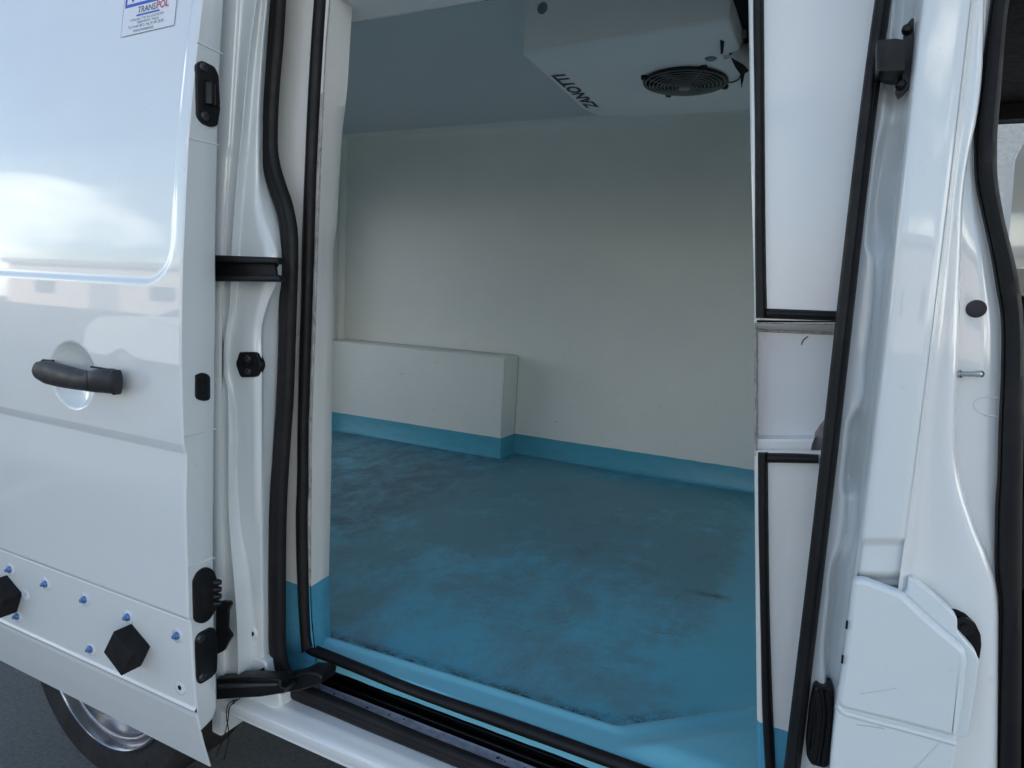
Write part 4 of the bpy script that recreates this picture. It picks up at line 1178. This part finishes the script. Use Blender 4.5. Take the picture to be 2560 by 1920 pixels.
# skirting coat
zk = at(1252, 1096, yb)[2]
def band_seg(pts, name='skirting'):
    rows = []
    for z, o_ in ((ZF - .004, .014), (ZF + .003, .007), (ZF + .010, .0032), (zk, .0026), (zk + .0008, .0)):
        rows.append([(x + nx * o_, y + ny * o_, z + (mnoise.noise(Vector((x * 25, y * 25, 0))) * .0012 if z > ZF + .02 else 0)) for x, y, nx, ny in pts])
    return grid_mesh(name, rows, M['band'], van, True, 50, True)
band_seg([(x, yb, 0, -1) for x in np.linspace(XR, xb - .004, 60)] + [(xb, yb, .7, -.7)] + [(xb, y, 1, 0) for y in np.linspace(yb + .006, YB - .004, 10)] + [(xb + .006, YB, .5, -.9)] + [(x, YB, 0, -1) for x in np.linspace(xb + .012, XF, 80)])
# outer skin so that no daylight leaks in: roof, far side, tail, nose
def shell(name, p0, p1, mat=None): return box(name, p0, p1, mat or M['paint'], van, .01)
shell('roof', (-2.22, .80, 2.06), (1.35, 2.66, 2.10))
shell('far_side', (-2.22, 2.60, .50), (.10, 2.66, 2.10))
shell('tail_door', (-2.95, 2.68, .50), (-2.35, 2.74, 2.10))
shell('tail_door', (-2.95, .66, .50), (-2.35, .72, 2.10))
rows = [[(x, y, z) for x in (-2.22, 1.35)] for (y, z) in ((.738, 1.98), (.742, 2.04), (.77, 2.085), (.84, 2.105))]
grid_mesh('roof_side', rows, M['paint'], van, True)

# ------------------------------------------------------------------ cab seen through the front door opening
box('cab_partition', (.04, .82, .50), (.06, 2.60, 2.06), M['trim'], van)
box('cab_headliner', (.05, .82, 1.99), (1.3, 2.6, 2.05), M['trim'], van)
box('cab_floor', (.06, .80, .45), (1.35, 2.6, .55), M['trim'], van)
# trim strip beside the opening (inside of the pillar)
box('pillar_trim', (.045, .80, .50), (.10, .90, 2.0), M['trim'], van, .01)
# far door with its window opening
zw = EYE + .245 * 2.62; zw0 = EYE + .055 * 2.62
bm = bmesh.new()
box_bm(bm, (.06, 2.60, zw), (1.35, 2.66, 2.08)); box_bm(bm, (.06, 2.60, .5), (1.35, 2.66, zw0)); box_bm(bm, (.06, 2.60, zw0), (.12, 2.66, zw))
box_bm(bm, (1.0, 2.60, zw0), (1.35, 2.66, zw))
bm_obj('far_door', bm, M['trim'], van)
def glass():
    m, nt, b = new_mat('window_glass')
    b.inputs['Base Color'].default_value = rgb(.9, .95, .95)
    b.inputs['Transmission Weight'].default_value = 1.0
    b.inputs['Roughness'].default_value = 0.0
    b.inputs['IOR'].default_value = 1.01
    return m
M['glass'] = glass()
mesh('door_window', [(.12, 2.63, zw0), (1.0, 2.63, zw0), (1.0, 2.63, zw), (.12, 2.63, zw)], [(0, 1, 2, 3)], M['glass'], van)
seat = bmesh.new()
box_bm(seat, (.35, 1.0, .55), (.95, 2.5, .95), .05); box_bm(seat, (.22, 1.0, .95), (.42, 2.5, 1.25), .05)
bm_obj('cab_seat', seat, M['trim'], van, 40)
# wing mirror beyond the far window
mm = bmesh.new()
prism_bm(mm, [at(a, b_, 2.85) for a, b_ in round_poly([(2538, 400), (2560, 355), (2680, 350), (2690, 640), (2520, 672), (2522, 600)], 12)], (0, .12, 0), .02, 3)
o = bm_obj('wing_mirror', mm, M['paint'], van, 50); o['label'] = 'white wing mirror on the far side of the cab'
prism('dashboard', [at(a, b_, 2.52) for a, b_ in ((2536, 672), (2800, 672), (2800, 800), (2540, 735))], (0, .079, 0), M['grille'], van, .01)
prism('door_pocket', [at(a, b_, 2.54) for a, b_ in ((2545, 925), (2800, 930), (2800, 1090), (2545, 1090))], (0, .059, 0), M['greycap'], van, .01)

# wall behind the van
wl = box('wall', (-6, 6.0, -.02), (9, 6.25, 3.2), M['roughcast'])
wl['label'] = 'pale rough-cast wall seen through the cab window'; wl['category'] = 'wall'; wl['kind'] = 'thing'

# ------------------------------------------------------------------ cooling unit hanging from the cargo ceiling
ZU = 1.83
cu = empty('cooling_unit', (-.45, 1.6, ZC), 'white ceiling cooling unit with round black fan grille and dark lettering', 'cooling unit')
bm = bmesh.new()
for o1, rr, bv in (([(-.676, 1.362), (-.690, 1.80), (-.672, 1.855), (-.50, 1.898), (-.2352, 1.90), (-.2352, 1.322)], [.004, .06, .03, .05, .001, .004], .008),
               ([(-.2348, 1.60), (-.2348, 1.898), (-.06, 1.898), (-.06, 1.66)], [.001, .001, .01, .01], .003)):
    O = np.array(round_poly(o1, rr, 5)); c_ = O.mean(0)
    rad_ = np.linalg.norm(O - c_, axis=1)[:, None]
    rings = [(O, ZC - .003), (O, ZU + bv), (c_ + (O - c_) * (1 - bv * .12 / rad_), ZU + bv * .55), (c_ + (O - c_) * (1 - bv * .4 / rad_), ZU + bv * .2), (c_ + (O - c_) * (1 - bv / rad_), ZU), (c_ + (O - c_) * .5, ZU)]
    vr = [[bm.verts.new((q[0], q[1], z)) for q in P_] for P_, z in rings]
    for r0, r1 in zip(vr, vr[1:]):
        for k in range(len(r0)): bm.faces.new((r0[k], r0[(k + 1) % len(r0)], r1[(k + 1) % len(r0)], r1[k]))
    cv = bm.verts.new((c_[0], c_[1], ZU))
    for k in range(len(O)): bm.faces.new((vr[-1][k], vr[-1][(k + 1) % len(O)], cv))
hs = bm_obj('housing', bm, M['unit'], cu, 50)
fc = Vector((-.377, 1.623, ZU))
fr = .094
# dark throat under the grille
lathe('fan_throat', [(fr, .0015), (fr - .003, .003), (fr - .006, .001), (fr - .008, .0012), (0, .0012)], fc, (0, 0, -1), M['void'], cu, 48, 60)
for k in range(9):
    r_ = .020 + k * .0088
    bm = bmesh.new(); n_ = 56
    tube_bm(bm, [fc + Vector((r_ * math.cos(2 * math.pi * i / n_), r_ * math.sin(2 * math.pi * i / n_), -.016 + .010 * (r_ / fr)**3)) for i in range(n_ + 1)], .0013, 6, False)
    bm_obj('grille_ring', bm, M['grille'], cu, True)
lathe('grille_hub', [(0, .0205), (.013, .020), (.0145, .017), (.0145, .012)], fc, (0, 0, -1), M['greycap'], cu, 24)
bm = bmesh.new(); n_ = 64
tube_bm(bm, [fc + Vector((fr * math.cos(2 * math.pi * i / n_), fr * math.sin(2 * math.pi * i / n_), -.004)) for i in range(n_ + 1)], .0035, 8, False)
bm_obj('grille_rim', bm, M['black'], cu, True)
for a in (35, 125, 215, 305):
    d = Vector((math.cos(R(a)), math.sin(R(a)), 0))
    bm = bmesh.new(); tube_bm(bm, [fc + d * .014 + Vector((0, 0, -.015)), fc + d * .06 + Vector((0, 0, -.013)), fc + d * (fr + .004) + Vector((0, 0, -.005))], .0014, 6)
    bm_obj('grille_spoke', bm, M['grille'], cu, True)
    lathe('grille_screw', [(0, .010), (.006, .009), (.008, .005), (.008, -.001)], fc + d * (fr + .006), (0, 0, -1), M['black'], cu, 12)
for k in range(5):
    a = 2 * math.pi * k / 5 + .4; d = Vector((math.cos(a), math.sin(a), 0)); e2 = Vector((-math.sin(a), math.cos(a), 0))
    mesh('fan_blade', [fc + d * .02 + e2 * -.008 + Vector((0, 0, -.002)), fc + d * .088 - e2 * .024 + Vector((0, 0, -.002)), fc + d * .088 + e2 * .024 + Vector((0, 0, -.0075)), fc + d * .02 + e2 * .012 + Vector((0, 0, -.006))], [(0, 1, 2, 3)], M['black'], cu)
pt = at_z(1777, 146, ZU)
lathe('round_plug', [(0, .003), (.010, .003), (.012, .001), (.013, 0)], pt, (0, 0, -1), M['greycap'], cu, 20)
b0 = at(1358, 22, 1.361)
lathe('bolt', [(0, .006), (.009, .006), (.012, .004), (.013, 0)], b0, (0, -1, 0), M['greycap'], cu, 18)
b0 = at(1560, -2, 1.361)
lathe('bolt', [(0, .006), (.009, .006), (.012, .004), (.013, 0)], b0, (0, -1, 0), M['greycap'], cu, 18)
# lettering on the underside
me = text_mesh('ZANOTTI', .052, 0, .0019, 1.0)
xsn = [v.co.x for v in me.vertices]; ysn = [v.co.y for v in me.vertices]
sx = .272 / (max(xsn) - min(xsn)); sy = .036 / (max(ysn) - min(ysn))
x0 = min(xsn); y0 = min(ysn)
for v in me.vertices:
    a, b_ = (v.co.x - x0) * sx, (v.co.y - y0) * sy
    t = a / .272
    v.co = Vector((-.638 - .003 * t - b_ + .010 * t, 1.772 - a, ZU - .0008))
bm = bmesh.new(); bm.from_mesh(me); bpy.data.meshes.remove(me)
bm_obj('lettering', bm, M['ink'], cu)
# service opening to the right of the housing: pipes, hose, wiring
box('service_recess', (-.212, 1.10, 1.90), (-.03, 1.655, ZC - .001), M['void'], cu)
box('coil_end', (-.235, 1.20, 1.87), (-.205, 1.50, ZC - .002), M['void'], cu, .004)
tube('drain_hose', [at(1808, 128, 1.50), at(1830, 122, 1.50), at(1852, 130, 1.49), at(1870, 140, 1.48), at(1895, 165, 1.46)], .017, M['hose'], cu, 14, 24)
tube('copper_pipe', [at(1795, -30, 1.35), at(1812, 60, 1.45), at(1830, 92, 1.50), at(1890, 96, 1.50)], .011, M['black'], cu, 10, 20)
tube('copper_pipe', [at(1850, 40, 1.45), at(1862, 56, 1.48), at(1866, 100, 1.5)], .007, M['black'], cu, 10, 12)
pp = at(1841, 82, 1.47)
box('valve_block', (pp[0] - .011, pp[1], pp[2] - .012), (pp[0] + .011, pp[1] + .03, pp[2] + .012), M['hose'], cu, .002)
pp = at(1858, 80, 1.47)
box('connector', (pp[0] - .005, pp[1], pp[2] - .006), (pp[0] + .005, pp[1] + .02, pp[2] + .006), M['greycap'], cu, .001)
prism('service_gap', [at_z(a, b_, ZU - .0012) for a, b_ in ((1822, 134), (1835, 132), (1872, 158), (1872, 178), (1862, 184), (1854, 222), (1850, 185), (1838, 168))], (0, 0, .0008), M['void'], cu, 0)
prism('service_gap', [at_z(a, b_, ZU - .0012) for a, b_ in ((1800, 100), (1811, 104), (1808, 132), (1802, 138))], (0, 0, .0008), M['void'], cu, 0)
tube('fan_cable', [at_z(1812, 203, ZU - .006), at_z(1828, 206, ZU - .004), at_z(1842, 201, ZU - .004), at_z(1852, 190, ZU - .002)], .0018, M['black'], cu, 6, 16)

# ------------------------------------------------------------------ across the yard, seen mirrored in the door's paint
M['plaster'] = simple('pink_plaster', (.52, .45, .41), .9, var=.15, sc_=2)
M['rooftile'] = simple('grey_roof_sheet', (.25, .26, .28), .6)
M['pane'] = simple('dark_pane', (.03, .04, .05), .15)
M['carpaint'] = paint('silver_car_paint', (.42, .44, .47), .3, 1.0)
bl = empty('warehouse', (-24, -34, 0), 'long low pink warehouse across the yard behind the viewer', 'building')
box('wall', (-62, -40, 0), (14, -30, 4.4), M['plaster'], bl)
box('roof', (-62.4, -40.4, 4.4), (14.4, -29.6, 4.75), M['rooftile'], bl)
box('roof', (-40, -38, 4.75), (-30, -31, 6.6), M['rooftile'], bl)
for i in range(10):
    x = -58 + i * 7
    if i % 3 == 1: box('door', (x, -29.98, 0), (x + 3.4, -29.9, 3.4), M['rooftile'], bl)
    else: box('window', (x, -29.98, 1.4), (x + 2.6, -29.92, 2.7), M['pane'], bl)
cr_ = empty('parked_car', (-6.3, -4.6, 0), 'silver hatchback parked across the yard from the van', 'car')
def carbody(name, pr, y0, y1, mat, bev, inset=0.0):
    bm = bmesh.new()
    vs0 = [bm.verts.new((-6.3 + x, y0, z)) for x, z in pr]; vs1 = [bm.verts.new((-6.3 + x, y1, z)) for x, z in pr]
    bm.faces.new(vs0); bm.faces.new(vs1)
    n_ = len(pr)
    for i in range(n_): bm.faces.new((vs0[i], vs0[(i + 1) % n_], vs1[(i + 1) % n_], vs1[i]))
    bmesh.ops.triangulate(bm, faces=[f for f in bm.faces if len(f.verts) > 4])
    if inset:
        for v in bm.verts:
            if v.co.z > 1.0: v.co.y += inset * (v.co.z - 1.0) * (1 if v.co.y < -4.6 else -1)
    return bm_obj(name, bm, mat, cr_, 35)
carbody('body', [(-2.05, .35), (-2.0, .75), (-1.75, .92), (-1.0, 1.0), (1.55, 1.02), (2.0, .92), (2.05, .45), (1.75, .25), (1.62, .25), (1.55, .45), (1.3, .58), (1.05, .45), (.98, .25), (-.98, .25), (-1.05, .45), (-1.3, .58), (-1.55, .45), (-1.62, .25), (-1.9, .25)], -5.45, -3.75, M['carpaint'], .0)
carbody('cabin', [(-1.05, .99), (-.35, 1.38), (.1, 1.45), (.9, 1.43), (1.45, 1.30), (1.85, 1.0)], -5.38, -3.82, M['carpaint'], 0, .35)
for sy in (-3.822, -5.378):
    d_ = 1 if sy > -4.6 else -1
    for pr in ([(-.80, 1.04), (-.28, 1.33), (.10, 1.38), (.10, 1.04)], [(.16, 1.04), (.16, 1.38), (.82, 1.36), (1.30, 1.24), (1.45, 1.05)]):
        mesh('side_window', [(-6.3 + x, sy - d_ * (.35 * max(0, z - 1.0)) + d_ * .004, z) for x, z in pr], [tuple(range(len(pr)))], M['pane'], cr_)
for x in (-1.3, 1.3):
    for sy, ax in ((-3.76, 1), (-5.44, -1)):
        w2 = lathe('car_wheel', [(0, .0), (.15, .0), (.19, .012), (.20, .0), (.24, .012), (.29, .0), (.31, -.03), (.31, -.16), (0, -.16)], (-6.3 + x, sy, .31), (0, ax, 0), M['tyre'], cr_, 32, 30)
        lathe('hubcap', [(0, .012), (.05, .010), (.17, .006), (.18, -.005)], (-6.3 + x, sy + ax * .004, .31), (0, ax, 0), M['rim'], w2, 24)
